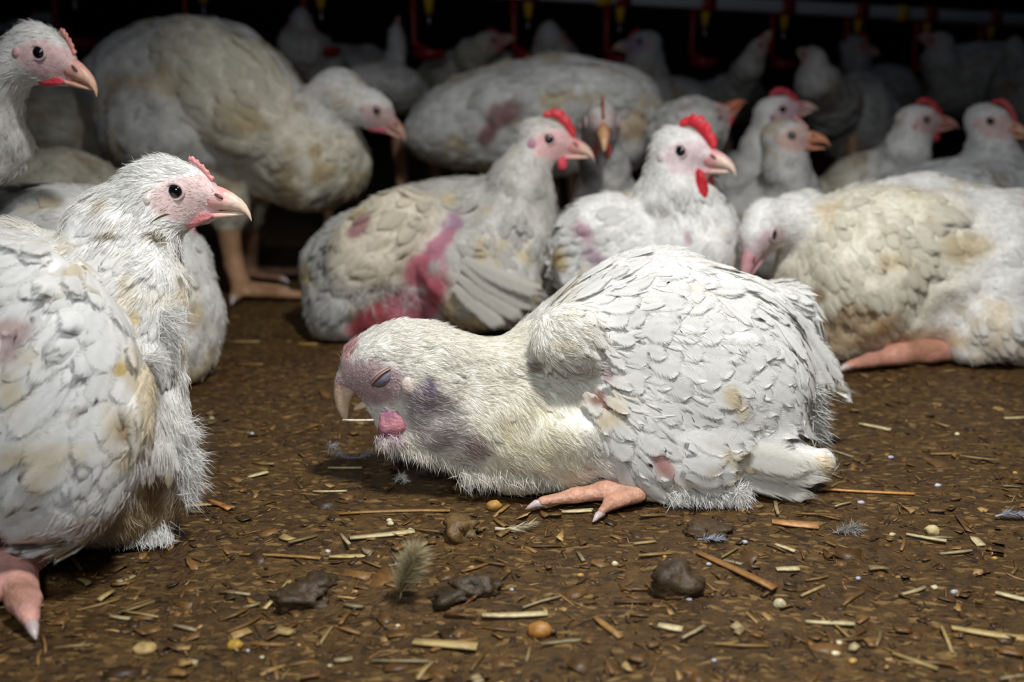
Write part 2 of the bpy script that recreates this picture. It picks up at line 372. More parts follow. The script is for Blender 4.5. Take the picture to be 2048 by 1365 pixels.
# ------------------------------------------------------------------ birds
WHITE = lin((243, 242, 238)); CREAM = lin((241, 235, 214)); GREYW = lin((205, 204, 200)); DIRT = lin((150, 118, 62)); YEL = lin((206, 178, 104))
PINK = lin((214, 158, 156)); RED = lin((205, 52, 62)); DULLRED = lin((170, 62, 66)); HORN = lin((226, 198, 172)); BAREP = lin((198, 106, 120)); MAUVE = lin((164, 130, 150))
ORANGE = lin((198, 128, 84)); UNDER = lin((200, 194, 180))
def basis(yaw, pitch, roll=0):
    y, p, r = map(math.radians, (yaw, pitch, roll))
    f = np.array([math.cos(y)*math.cos(p), math.sin(y)*math.cos(p), math.sin(p)]); l = np.array([-math.sin(y), math.cos(y), 0]); u = np.cross(f, l)
    l2 = l*math.cos(r)+u*math.sin(r); u2 = np.cross(f, l2); return np.stack([f, l2, u2], 1)
class Bird:
    def __init__(s, name, label, seed, vox=0.0045, cat='chicken', group=None, flow=180, col=WHITE, dirt=0.25, dirtcol=DIRT, nf=1500, dirtscale=28):
        s.name, s.label, s.seed, s.vox, s.cat, s.group = name, label, seed, vox, cat, group
        s.rng = np.random.default_rng(seed); s.pr = []; s.flow = flow; s.col = np.asarray(col); s.dirt = dirt; s.dirtcol = np.asarray(dirtcol); s.nf = nf
        s.heads = []; s.spots = []; s.legs = []; s.dscale = dirtscale; s.lump = 0.012
    # --- implicit pieces
    def _fl(s, flow):
        if flow is None: flow = s.flow
        return idir(flow) if np.isscalar(flow) else np.asarray(flow, float)
    def E(s, px, py, Y, rx, rz, ry, ang=0, flow=None, fl=0.026, fw=0.008, dens=1.0, col=None, k=0.015, tilt=0.0):
        c = W(px, py, Y); m = mpp(c); a = math.radians(ang)
        X = RT*math.cos(a)+UP*math.sin(a); Z = -RT*math.sin(a)+UP*math.cos(a); D = np.cross(Z, X)
        t = math.radians(tilt); X, D = X*math.cos(t)+D*math.sin(t), D*math.cos(t)-X*math.sin(t)
        s.pr.append(dict(t='e', c=c, R=np.stack([X, D, Z], 1), r=np.array([rx*m, ry, rz*m]), flow=s._fl(flow), fl=fl, fw=fw, dens=dens, col=s.col if col is None else np.asarray(col), k=k)); return s
    def C(s, pts, flow=None, fl=0.013, fw=0.0035, dens=1.0, col=None, k=0.012):
        P = [W(p[0], p[1], p[2]) for p in pts]; R = [p[3]*mpp(q) for p, q in zip(pts, P)]
        return s.Cw(P, R, flow, fl, fw, dens, col, k)
    def Cw(s, P, R, flow=None, fl=0.013, fw=0.0035, dens=1.0, col=None, k=0.012):
        for a, b, ra, rb in zip(P[:-1], P[1:], R[:-1], R[1:]):
            f = nrm(np.asarray(b)-np.asarray(a)) if flow is None else s._fl(flow)
            s.pr.append(dict(t='c', a=np.asarray(a), b=np.asarray(b), ra=ra, rb=rb, flow=f, fl=fl, fw=fw, dens=dens, col=s.col if col is None else np.asarray(col), k=k))
        return s
    def dists(s, P):
        out = []
        for q in s.pr:
            if q['t'] == 'e':
                L = (P-q['c']) @ q['R']; k0 = np.linalg.norm(L/q['r'], axis=1); k1 = np.linalg.norm(L/q['r']**2, axis=1)
                out.append(k0*(k0-1)/np.maximum(k1, 1e-6))
            else:
                ab = q['b']-q['a']; t = np.clip(((P-q['a']) @ ab)/max(ab @ ab, 1e-9), 0, 1)
                out.append(np.linalg.norm(P-q['a']-t[:, None]*ab, axis=1)-(q['ra']+(q['rb']-q['ra'])*t))
        return out
    def sdf(s, P):
        d = None
        for q, x in zip(s.pr, s.dists(P)):
            if d is None: d = x; continue
            k = q['k']; h = np.maximum(k-np.abs(d-x), 0)/k; d = np.minimum(d, x)-h*h*k*0.25
        f = 0.0015-P[:, 2]; k = 0.008
        h = np.maximum(k-np.abs(d-f), 0)/k
        return np.maximum(d, f)+h*h*k*0.25
    def grad(s, P):
        e = 0.0015; I = np.eye(3)*e
        return nrm(np.stack([s.sdf(P+I[i])-s.sdf(P-I[i]) for i in range(3)], 1))
    def hit(s, px, py):
        px = np.atleast_1d(px).astype(float); py = np.atleast_1d(py).astype(float)
        D = nrm(FW+np.outer((px-1024)/F_PX, RT)+np.outer((682.5-py)/F_PX, UP)); t = np.full(len(px), 0.3); ok = np.zeros(len(px), bool)
        for i in range(90):
            d = s.sdf(CP+D*t[:, None]); t = t+np.clip(d, -0.01, 0.2)*0.8; ok = np.abs(d) < 0.0015
        return CP+D*t[:, None], ok
    def spot(s, px, py, rpx, col, strength=1.0, bare=0.0, stretch=1.0, ang=0):
        s.spots.append((px, py, rpx, np.asarray(col), strength, bare, stretch, ang)); return s
    # --- head
    def head(s, px, py, Y, yaw=0, pitch=0, roll=0, sc=1.0, comb=0.3, combcol=RED, wattle=0.3, watcol=RED, lobe=0.6, lobecol=PINK, gape=0, face=PINK, beakcol=HORN, beakbase=None, neck=None, neckr=None, closed=False, both=False, facew=1.0, ecol=None):
        R = basis(yaw, pitch, roll); sg = 1 if R[1, 1] < 0 else -1
        M = sc*0.01
        c = W(px, py, Y)-(R @ np.array([0, 0 if both else sg*1.3, 0]))*M
        h = dict(c=c, R=R, M=M, sg=sg, comb=comb, combcol=combcol, wattle=wattle, watcol=watcol, lobe=lobe, lobecol=lobecol, gape=gape, face=np.asarray(face), beakcol=np.asarray(beakcol), beakbase=face if beakbase is None else beakbase, closed=closed, facew=facew, hook=closed)
        s.heads.append(h)
        def w(*p): return c+R @ np.array(p)*M
        back = R @ np.array([-1., 0, 0.1])
        def e(cc, rr, rot=0, **kw):
            a = math.radians(rot); Rm = np.array([[math.cos(a), 0, -math.sin(a)], [0, 1, 0], [math.sin(a), 0, math.cos(a)]])
            s.pr.append(dict(t='e', c=w(*cc), R=R @ Rm, r=np.array(rr)*M, flow=back, fl=0.006, fw=0.0011, dens=0.6, col=s.col, k=0.9*M) | kw)
        e((-0.8, 0, 0.15), (2.45, 1.38, 1.85), -12)
        e((-0.3, 0, -1.2), (1.75, 1.25, 1.15), 10)
        s.Cw([w(0.7, 0, 0.15), w(2.3, 0, -0.55)], [1.2*M, 0.66*M], flow=back, fl=0.004, fw=0.0008, dens=0.25, k=0.8*M)
        s.Cw([w(0.2, 0, -1.5), w(*((0.7, 0, -1.4) if closed else (2.0, 0, -1.65)))], [0.85*M, (0.6 if closed else 0.42)*M], flow=back, fl=0.004, fw=0.0008, dens=0.35, k=0.6*M)
        if neck:
            P = [w(-1.5, 0, -0.5)]+[W(*q[:3]) for q in neck]; Rr = [1.75*M]+[q[3]*mpp(p) for q, p in zip(neck, P[1:])]
            s.Cw(P, Rr, fl=0.013, fw=0.0035, k=0.014)
        return s
    def leg(s, pts, toes=(), rear=None, col=None, claw=True, vox=0.002):
        s.legs.append((pts, toes, rear, col, claw, vox)); return s
    def autolegs(s, px, Y, spread=0.06, top=0.16):
        b = W(px, 400, Y); s.auto = (b[0], Y, spread, top); s.legs.append('auto'); return s
    # --- colours
    def shade(s, P, jitter=0.0):
        ds = np.stack(s.dists(P), 1); w = np.exp(-(ds-ds.min(1, keepdims=True))/0.006); w /= w.sum(1, keepdims=True)
        g = lambda key: w @ np.array([q[key] for q in s.pr], float)
        col = g('col'); flow = g('flow'); fl = g('fl'); fw = g('fw'); dens = g('dens')
        n1 = vnoise(P, s.dscale, s.seed); n2 = vnoise(P, s.dscale*3.3, s.seed+1); n = n1*0.65+n2*0.35
        lowz = sstep(0.10, 0.0, P[:, 2])*0.16
        dm = np.clip(sstep(0.74-s.dirt*0.5-lowz, 0.95-s.dirt*0.4-lowz, n+0.05), 0, 1)*0.55
        col = col*(1-dm[:, None])+s.dirtcol*dm[:, None]
        bare = np.zeros(len(P))
        for c, r, cc, st, br, X, Z, stretch in s._spots:
            d = P-c; a = d @ X/stretch; b = d @ Z; e2 = (d @ np.cross(X, Z))
            q = np.sqrt(a*a+b*b+e2*e2*0.5)/r+(vnoise(P, 60, s.seed+9)-0.5)*0.7
            m = sstep(1.1, 0.55, q)*st; col = col*(1-m[:, None])+cc*m[:, None]
            bare = np.maximum(bare, sstep(1.15, 0.7, q)*br)
        face = np.zeros(len(P))
        for h in s.heads:
            L = (P-h['c']) @ h['R']/h['M']; fwid = h['facew']
            q = np.sqrt(((L[:, 0]-0.9)/(2.5*fwid))**2+((L[:, 2]+0.45)/1.55)**2)+(vnoise(P, 160, s.seed+3)-0.5)*0.3
            near = (np.linalg.norm(L-np.array([0.4, 0, -0.3]), axis=1) < 4.0)
            m = sstep(1.15, 0.75, q)*near*sstep(2.3, 1.2, L[:, 2]-0.5*(L[:, 0]-1.2))
            col = col*(1-m[:, None])+h['face']*m[:, None]; face = np.maximum(face, m)
            hd = np.linalg.norm((L-np.array([-0.6, 0, -0.3]))/np.array([1.15, 1, 1]), axis=1)
        return col, flow, fl, fw, dens*(1-bare), face
    # --- build
    def build(s, fluffy=0, hairlen=0.009, feather_mask=None, lift=0.05, hair_w=0.0003, skip=None):
        s._spots = []
        for px, py, r, cc, st, br, stretch, ang in s.spots:
            p, ok = s.hit(px, py); p = p[0]; a = math.radians(ang); X = RT*math.cos(a)+UP*math.sin(a); Z = -RT*math.sin(a)+UP*math.cos(a)
            s._spots.append((p, r*mpp(p), cc, st, br, X, Z, stretch))
        lo = np.full(3, 9.); hi = np.full(3, -9.)
        for q in s.pr:
            if q['t'] == 'e':
                ext = np.sqrt(((q['R']*q['r'])**2).sum(1)); lo = np.minimum(lo, q['c']-ext); hi = np.maximum(hi, q['c']+ext)
            else:
                for p, r in ((q['a'], q['ra']), (q['b'], q['rb'])): lo = np.minimum(lo, p-r); hi = np.maximum(hi, p+r)
        pad = 0.012; lo -= pad; hi += pad; lo[2] = max(lo[2], -0.008)
        V, Q = nets(s.sdf, lo, hi, s.vox)
        if s.lump:
            g = s.grad(V); am = s.lump*((vnoise(V, 26, s.seed+5)-0.5)+0.5*(vnoise(V, 70, s.seed+6)-0.5))
            for h in s.heads: am = am*sstep(2.5, 4.5, np.linalg.norm((V-h['c'])/h['M'], axis=1))
            V = V+g*am[:, None]; V[:, 2] = np.maximum(V[:, 2], 0.001)
        s.org = np.array([*((V[:, :2].min(0)+V[:, :2].max(0))/2), 0.0])
        root = bpy.data.objects.new(s.name, None); COL.objects.link(root); root.location = s.org; root.empty_display_size = 0.05
        tag(root, s.label, s.cat, s.group); s.root = root
        col, flow, fl, fw, dens, face = s.shade(V)
        body_c = np.where(face[:, None] > 0.02, col, col*0.94)
        s.body = s.part('body', V, Q, None, body_c, M_SKIN)
        # scatter feathers
        A = V[Q]; ar = np.linalg.norm(np.cross(A[:, 2]-A[:, 0], A[:, 3]-A[:, 1]), axis=1); pr = ar/ar.sum()
        def samp(n):
            i = s.rng.choice(len(Q), n, p=pr); u = s.rng.random((n, 1)); v = s.rng.random((n, 1)); a = A[i]
            return (a[:, 0]*(1-u)+a[:, 1]*u)*(1-v)+(a[:, 3]*(1-u)+a[:, 2]*u)*v
        s.area = ar.sum()/2
        P = samp(int(s.nf*2.2)); col, flow, fl, fw, dens, face = s.shade(P)
        want = np.clip((0.012/np.maximum(fw, 0.002))**0.9, 0.5, 4)*dens*(1-face); want *= s.nf/max((want/2.2).sum()*2.2, 1)
        keep = (s.rng.random(len(P)) < np.clip(want, 0, 1)) & (P[:, 2] > 0.007) & (fw > 0.0015)
        if feather_mask is not None: keep &= feather_mask(P)
        P, col, flow, fl, fw = P[keep], col[keep], flow[keep], fl[keep], fw[keep]
        if len(P):
            Nn = s.grad(P); T = flow+s.rng.normal(0, 0.16, flow.shape); T = nrm(T-Nn*(T*Nn).sum(1, keepdims=True))
            j = s.rng.uniform(0.75, 1.25, len(P)); tint = s.rng.uniform(0.88, 1.05, len(P))
            cc = col*tint[:, None]
            low = np.clip(P[:, 2]/0.03, 0.45, 1)
            V2, Q2, C2, uv = feathers(P, T, Nn, fl*j*low, fw*s.rng.uniform(0.8, 1.2, len(P)), cc, *((5, 4) if s.vox <= 0.004 else (4, 2)), lift=lift*s.rng.uniform(0.3, 1.6, len(P)), curl=0.12, camber=0.3, rag=0.10, rng=s.rng)
            V2[:, 2] = np.maximum(V2[:, 2], 0.0008)
            C2 = s.shade(V2)[0]*np.repeat(tint, len(V2)//len(P))[:, None]
            s.plum = s.part('plumage', V2, Q2, None, C2, M_PLUME, uv=uv); tag(s.plum, kind='stuff')
        if fluffy:
            P = samp(fluffy); col, flow, fl, fw, dens, face = s.shade(P)
            hd = np.zeros(len(P), bool)
            pick = s.rng.random(len(P)) < np.where(fw < 0.002, 1.0, np.where(fw < 0.0045, 0.8, 0.45))*np.clip(dens*1.4+0.25, 0, 1)*(1-face*0.45)
            pick &= P[:, 2] > 0.004
            if skip is not None: pick &= ~skip(P)
            P, col, flow, face, fw = P[pick], col[pick], flow[pick], face[pick], fw[pick]; Nn = s.grad(P)
            cl = np.stack([vnoise(P, 150, 50+i)-0.5 for i in range(3)], 1)+0.6*np.stack([vnoise(P, 60, 60+i)-0.5 for i in range(3)], 1)
            T = nrm(flow+s.rng.normal(0, 0.14, flow.shape)+cl*1.1); T = nrm(T-Nn*(T*Nn).sum(1, keepdims=True))
            D = nrm(T+Nn*(s.rng.uniform(0.08, 0.45, (len(P), 1))+cl[:, :1]*0.5))
            L = hairlen*s.rng.uniform(0.5, 1.3, len(P))*np.where(face > 0.3, 0.3, 1)*np.where(fw < 0.002, 0.75, 1.0)
            col = col*(1-0.55*face[:, None])+lin((236, 230, 222))*0.55*face[:, None]
            V3, q3, t3, C3 = hairs(P, D, Nn, L, hair_w, np.clip(col*s.rng.uniform(0.9, 1.12, (len(P), 1)), 0, 1), s.rng)
            V3[:, 2] = np.maximum(V3[:, 2], 0.001)
            s.fl = s.part('down', V3, q3, t3, C3, M_FLUFF); tag(s.fl, kind='stuff')
        for h in s.heads: s.build_head(h)
        for l in s.legs:
            if l == 'auto': s.build_auto()
            else: s.build_leg(*l)
        return s
    def part(s, name, V, Q, T, col, mat, parent=None, uv=None, label=None):
        if col is not None and np.ndim(col) == 1: col = np.tile(col, (len(V), 1))
        o = link(name, mesh_np(name, np.asarray(V)-s.org, Q, T, col, uv), mat, parent or s.root)
        if label: o['label'] = label
        return o
    def build_head(s, h):
        c, R, M, sg = h['c'], h['R'], h['M'], h['sg']
        w = lambda P: c+(np.asarray(P) @ R.T)*M
        def beak(secs, rot=0, nm='upper_beak', colf=None):
            th = np.linspace(0, 2*math.pi, 14, endpoint=False); rings = []
            for x, zt, zb, wd in secs:
                mz = (zt+zb)/2; hz = (zt-zb)/2; sn, cs = np.sin(th), np.cos(th)
                y = wd*np.sign(sn)*np.abs(sn)**0.85*np.where(cs > 0, 1-0.35*cs, 1.0); rings.append(np.stack([np.full(14, x), y, mz+hz*cs], 1))
            V, Q, T = loft(rings); L = V.copy()
            if rot:
                a = math.radians(rot); p = np.array([1.2, 0, -1.4]); d = V-p; V = p+np.stack([d[:, 0]*math.cos(a)-d[:, 2]*math.sin(a), d[:, 1], d[:, 0]*math.sin(a)+d[:, 2]*math.cos(a)], 1)
            tt = sstep(2.1, 3.3, L[:, 0]-0.5*(L[:, 2]+1.25)) if not h['closed'] else np.ones(len(L))*0.9
            if nm == 'upper_beak': tt = np.maximum(tt, sstep(0.28, 0.12, np.abs(L[:, 2]+1.25))*sstep(1.6, 2.4, L[:, 0]))
            col = h['beakbase']*(1-tt[:, None])+h['beakcol']*tt[:, None]
            return s.part(nm, w(V), Q, T, col, M_BEAK)
        def hookbeak():
            cl = np.array([(1.2, -.45), (1.85, -.55), (2.38, -.95), (2.64, -1.55), (2.72, -2.2), (2.68, -2.8), (2.55, -3.3)]); hh = [1.05, 1.0, .82, .58, .42, .26, .06]; ww = [.85, .78, .6, .42, .3, .18, .05]
            tg = nrm(np.gradient(cl, axis=0)); th = np.linspace(0, 2*math.pi, 14, endpoint=False); rings = []
            for (x, z), t, a, b in zip(cl, tg, hh, ww): rings.append(np.array([x, 0, z])+np.outer(np.cos(th)*a, [-t[1], 0, t[0]])+np.outer(np.sin(th)*b, [0, 1, 0]))
            V, Q, T = loft(rings); tt = sstep(-0.65, -1.15, V[:, 2]-0.10*(V[:, 0]-2))
            return s.part('upper_beak', w(V), Q, T, h['beakbase']*(1-tt[:, None])+h['beakcol']*tt[:, None], M_BEAK)
        ub = beak([(1.5, 0.75, -1.3, 0.86), (2.1, 0.42, -1.32, 0.78), (2.8, 0.2, -1.26, 0.64), (3.4, -0.1, -1.26, 0.54), (3.9, -0.45, -1.34, 0.42), (4.25, -0.85, -1.5, 0.31), (4.48, -1.3, -1.75, 0.2), (4.58, -1.72, -1.98, 0.07)]) if not h.get('hook') else hookbeak()
        for sd in (-1, 1):
            V, Q, T = ellip_arrays(w([1.95, sd*0.70, -0.55] if h['closed'] else [2.62, sd*0.62, -0.28]), R @ basis(0, -28), np.array([0.34, 0.12, 0.13])*M, 5, 8)
            s.part('nostril', V, Q, T, lin((120, 74, 66)), M_BEAK, parent=ub)
        if h['closed']: beak([(0.2, -1.6, -2.4, 0.72), (1.0, -1.75, -2.45, 0.6), (1.5, -2.0, -2.5, 0.42), (1.9, -2.26, -2.56, 0.25), (2.1, -2.44, -2.58, 0.08)], 0, 'lower_beak')
        else: beak([(1.0, -1.42, -2.0, 0.72), (1.8, -1.32, -1.92, 0.64), (2.8, -1.28, -1.8, 0.48), (3.6, -1.32, -1.66, 0.3), (4.1, -1.4, -1.56, 0.1)], -h['gape'], 'lower_beak')
        for sd in (-1, 1):
            ey = np.array([0.0, sd*1.3, 0.0])
            # find the skull surface under the eye
            for _ in range(24):
                d = s.sdf(w([ey]))[0]/M; ey[1] -= sd*np.clip(d, -0.2, 0.2)*0.7
            if not h['closed']:
                V, Q, T = ellip_arrays(w(ey-[0, sd*0.16, 0]), R, np.array([0.52, 0.36, 0.50])*M, 10, 14); s.part('eye', V, Q, T, None, M_EYE)
                th = np.linspace(0, 2*math.pi, 20, endpoint=False); rings = []
                for t in th:
                    cc = ey+np.array([math.cos(t)*0.60, -sd*0.04, math.sin(t)*0.54]); o = np.array([math.cos(t), 0, math.sin(t)])
                    ph = np.linspace(0, 2*math.pi, 6, endpoint=False); rings.append(cc+np.outer(np.cos(ph), o)*0.12+np.outer(np.sin(ph), [0, sd, 0])*0.13)
                V, Q, T = loft(rings+[rings[0]], close=False)
                s.part('eye_ring', w(V), Q, None, h['face']*0.8+lin((200, 190, 190))*0.12, M_SKIN)
            else:
                V, Q, T = ellip_arrays(w(ey-[0.1, sd*0.12, 0.05]), R @ basis(0, -30), np.array([0.72, 0.40, 0.46])*M, 10, 16)
                s.part('eyelid', V, Q, T, lin((128, 122, 138)), M_SKIN, label='swollen grey-blue closed eyelid')
                for kk, (dz, cc) in enumerate(((0.08, lin((176, 146, 136))), (0.21, lin((180, 154, 150))))):
                    t = np.linspace(-1, 1, 9); pts = np.stack([0.78*t-0.05, np.full(9, sd*0.0), 0.16*(1-t*t)*(1 if dz > 0 else -0.3)+dz], 1)
                    rt = basis(0, -36); pts = pts @ rt.T; pts[:, 1] = sd*(0.30-0.16*t*t)
                    V, Q, T = tube_arrays(w(ey+pts), M*0.085*(1.05-np.abs(t)**2*0.7), 7); s.part('lid_fold', V, Q, T, cc, M_SKIN)
            if h['lobe']:
                lb = np.array([-1.55, sd*1.3, -0.55])
                for _ in range(24):
                    d = s.sdf(w([lb]))[0]/M; lb[1] -= sd*np.clip(d, -0.2, 0.2)*0.7
                V, Q, T = ellip_arrays(w(lb), R, np.array([0.42, 0.22, 0.55])*M*h['lobe']/0.6, 8, 12); s.part('earlobe', V, Q, T, h['lobecol'], M_COMB)
            if h['wattle']:
                k = h['wattle']; V, Q, T = ellip_arrays(np.zeros(3), np.eye(3), np.array([1, 1, 1.]), 10, 14)
                V = V.copy(); dn = V[:, 2] < 0
                V = V*np.array([0.85, 0.34, 1.0]); V[:, 0] *= 1-0.25*V[:, 2]
                V[:, 1] += 0.08*np.sin(V[:, 2]*5+V[:, 0]*3)
                if k < 0.3: V = (V*np.array([1.6, 0.7, 0.42])*(0.6+1.4*k)) @ basis(0, 24).T+np.array([1.0, sd*0.66, -1.95])
                else: V = V*k*np.array([1.3, 1.3, 1.75])+np.array([1.5, sd*(0.45+0.3*k), -1.55-1.5*k])
                s.part('wattle', w(V), Q, T, h['watcol']*(0.9+0.2*vnoise(V, 3, 2))[:, None], M_COMB)
        if h['comb']:
            k = h['comb']; n = 26; t = np.linspace(0, 1, n) if k > 0.3 else np.linspace(0.12, 0.62, n)
            bx = 2.35-3.1*t; bz = 0.35+2.0*np.sin(np.clip(t*1.25, 0, 1)*math.pi/2)-0.35*np.clip(t-0.75, 0, 1)*4*0.4
            ht = k*(0.35+1.1*np.sin(math.pi*np.clip(t, 0, 1)**0.8))*(0.72+0.28*np.abs(np.sin(t*math.pi*5.0)))+(0.1 if k > 0.15 else -0.02*(1-k*5)+0.05*np.sin(t*60))
            nx = np.full(n, 0.55)-0.55*t; nz = np.sqrt(1-nx**2); rings = []
            for i in range(n):
                b = np.array([bx[i], 0, bz[i]-0.25]); d = np.array([nx[i], 0, nz[i]]); tp = b+d*(ht[i]+0.25)
                wdt = 0.12+0.16*min(k, 0.8); wob = 0.1*math.sin(i*0.7)*k
                rings.append(np.array([b+[0, wdt, 0], (b+tp)/2+[0, wdt*0.7+wob, 0], tp+[0, wdt*0.25+wob, 0], tp+[0, -wdt*0.25+wob, 0], (b+tp)/2+[0, -wdt*0.7+wob, 0], b+[0, -wdt, 0]]))
            V, Q, T = loft(rings); s.part('comb', w(V), Q, T, np.asarray(h['combcol'])*(0.85+0.3*vnoise(V, 2.5, 5))[:, None], M_COMB)
    def _leg_mesh(s, P, R, toesP, col, vox, claw):
        b = Bird('x', '', s.seed, vox); b.Cw(P, R, k=0.006)
        for tp, tr in toesP: b.Cw(tp, tr, k=0.005)
        lo = np.min([q[k] for q in b.pr for k in ('a', 'b')], 0)-max(R)-0.006; hi = np.max([q[k] for q in b.pr for k in ('a', 'b')], 0)+max(R)+0.006; lo[2] = max(lo[2], -0.006)
        V, Q = nets(b.sdf, lo, hi, vox); n = vnoise(V, 90, 3); col = np.asarray(col)
        cc = col*(0.82+0.36*n)[:, None]; dm = sstep(0.6, 0.85, vnoise(V, 45, 8))*0.5; cc = cc*(1-dm[:, None])+lin((128, 92, 58))*dm[:, None]
        leg = s.part('leg', V, Q, None, cc, M_LEG)
        if claw:
            for tp, tr in toesP:
                d = nrm(tp[-1]-tp[-2]); r = tr[-1]; a = tp[-1]-d*r*0.2
                pts = np.array([a, a+d*r*1.2+[0, 0, r*0.15], a+d*r*2.0-[0, 0, r*0.15], a+d*r*2.6-[0, 0, r*0.6]])
                pts[:, 2] = np.maximum(pts[:, 2], 0.001)
                V, Q, T = tube_arrays(pts, [r*0.7, r*0.58, r*0.34, r*0.06], 8); s.part('claw', V, Q, T, None, M_CLAW, parent=leg)
        return leg
    def build_leg(s, pts, toes, rear, col, claw, vox):
        P = [W(*p[:3]) for p in pts]; R = [p[3]*mpp(q) for p, q in zip(pts, P)]; tl = []
        for t in toes:
            tp = [W(*p[:3]) for p in t]; tr = [p[3]*mpp(q) for p, q in zip(t, tp)]
            tp = [np.array([q[0], q[1], max(q[2], r*0.7)]) for q, r in zip(tp, tr)]; tl.append((tp, tr))
        P = [np.array([q[0], q[1], max(q[2], r*0.7)]) for q, r in zip(P, R)]
        s._leg_mesh(P, R, tl, PINK if col is None else col, vox, claw)
    def build_auto(s):
        x, y, sp, top = s.auto
        for sd in (-1, 1):
            a = np.array([x+sd*sp*0.4, y+sd*sp, 0]); tl = []
            for an in (-0.5, 0.0, 0.5): tl.append(([a+[0, 0, 0.008], a+[0.05*math.cos(an), 0.05*math.sin(an), 0.006]], [0.007, 0.0045]))
            s._leg_mesh([a+[-0.015, 0, top], a+[0, 0, 0.012]], [0.012, 0.009], tl, lin((190, 150, 120)), 0.0045, False)
    # --- explicit big feathers laid on the surface
    def lay(s, px, py, ang, Lp, Wp, parent, lift=0.06, off=0.001, prof=wprof, nu=8, nv=6, rag=0.07, curl=0.08, name='feather', colmul=1.0, camber=0.22, col=None, tip=None, ev=0.0):
        p, ok = s.hit(px, py)
        if not ok[0]: return None
        Nn = s.grad(p); p = p[0]; m = mpp(p); T = idir(ang); n0 = Nn[0]
        T = nrm(T-n0*(T @ n0)); c = s.shade(p[None])[0][0] if col is None else np.asarray(col)
        V, Q, C, uv = feathers(p[None]+n0*off, T[None], Nn, np.array([Lp*m]), np.array([Wp*m]), (c*colmul)[None], nu, nv, lift=np.array([lift]), curl=curl, camber=camber, rag=rag, rng=s.rng, prof=prof, tipcol=None if tip is None else np.asarray(tip)[None])
        # pull every row back onto the body so that the vane follows its curve
        d = s.sdf(V); g = s.grad(V); hgt = off+0.0005+0.0026*np.clip(uv[:, 0]-math.floor(uv[0, 0]), 0, 1.2)*(1 if lift > 0 else 0)+ev
        u = np.repeat(np.linspace(0, 1, nu+1), nv+1); hgt = off+lift*0.05*u
        need = hgt-d; V = V+g*(np.where(need > 0, need, need*0.75))[:, None]
        V[:, 2] = np.maximum(V[:, 2], 0.0015)
        if col is None: C = s.shade(V)[0]*colmul*(1-0.08*np.exp(-(uv[:, 1]/0.12)**2))[:, None]
        return s.part(name, V, Q, None, C, M_PLUME, parent=parent, uv=uv)
    def quill(s, a, b, Wp, parent, col, sag=0.0, rag=0.05, name='feather', nrmv=None, camber=0.2):
        """a long free feather from base pixel a to tip pixel b, each (px, py, Y)"""
        A = W(*a); B = W(*b); T = nrm(B-A); L = np.linalg.norm(B-A); n0 = -FW if nrmv is None else np.asarray(nrmv, float); n0 = nrm(n0-T*(n0 @ T)); m = mpp(A)
        V, Q, C, uv = feathers(A[None], T[None], n0[None], np.array([L]), np.array([Wp*m]), np.asarray(col)[None], 12, 6, lift=np.array([sag]), curl=sag, camber=camber, rag=rag, rng=s.rng, prof=wprof_long)
        V[:, 2] = np.maximum(V[:, 2], 0.0015)
        return s.part(name, V, Q, None, C, M_QUILL, parent=parent, uv=uv)

# ================================================================== the slumped bird in front
def inpoly(x, y, poly):
    r = False; j = len(poly)-1
    for i in range(len(poly)):
        xi, yi = poly[i]; xj, yj = poly[j]
        if (yi > y) != (yj > y) and x < (xj-xi)*(y-yi)/(yj-yi)+xi: r = not r
        j = i
    return r
def field(ctrl):
    A = np.array(ctrl, float)
    def f(x, y):
        w = 1/((A[:, 0]-x)**2+(A[:, 1]-y)**2+400)**1.3; w /= w.sum()
        a = np.radians(A[:, 2]); return math.degrees(math.atan2(w @ np.sin(a), w @ np.cos(a))), w @ A[:, 3], w @ A[:, 4]
    return f
def wing_feathers(b, poly, ctrl, step, wing, seed, lift=0.07, name='feather', colf=None):
    rng = np.random.default_rng(seed); f = field(ctrl); pts = []
    xs = [p[0] for p in poly]; ys = [p[1] for p in poly]
    y = min(ys); row = 0
    while y < max(ys):
        x = min(xs)+(row % 2)*step*0.5
        while x < max(xs):
            qx = x+rng.uniform(-0.28, 0.28)*step; qy = y+rng.uniform(-0.28, 0.28)*step
            if inpoly(qx, qy, poly): pts.append((qx, qy))
            x += step
        y += step*0.9; row += 1
    for qx, qy in pts:
        a, L, Wd = f(qx, qy); k = rng.uniform(0.8, 1.35); t = rng.uniform(0.9, 1.04)
        c = None if colf is None else colf(qx, qy, rng)
        b.lay(qx, qy, a+rng.normal(0, 13), L*k*1.1, Wd*rng.uniform(0.6, 1.3)*0.66, wing, lift=lift*rng.uniform(0.6, 1.7), colmul=t, col=c, off=0.0008+0.0012*rng.random(), rag=0.05)

h = Bird('chicken', 'white chicken slumped on the litter, eyes closed, hooked beak open, head drooping low', 11, vox=0.0019, flow=-30, col=WHITE, dirt=0.04, dirtcol=YEL, nf=1900)
h.E(1372, 770, 0.735, 248, 242, 0.080, ang=-8, k=0.02)
h.E(1180, 800, 0.720, 165, 165, 0.066, ang=0, flow=-70, col=WHITE*0.5+CREAM*0.5, fl=0.022, fw=0.006, k=0.03)
h.E(1060, 850, 0.700, 150, 125, 0.055, ang=0, flow=-60, col=CREAM, fl=0.016, fw=0.003, k=0.03)
h.E(1230, 660, 0.735, 175, 125, 0.062, ang=30, flow=30, k=0.03)
h.E(1140, 688, 0.674, 66, 74, 0.026, ang=10, flow=-35, fl=0.014, fw=0.0034, col=WHITE*0.7+CREAM*0.3, k=0.016)
h.E(1378, 745, 0.688, 238, 210, 0.036, ang=-25, k=0.012)
h.E(1280, 870, 0.668, 100, 150, 0.024, ang=30, flow=-40, k=0.012)
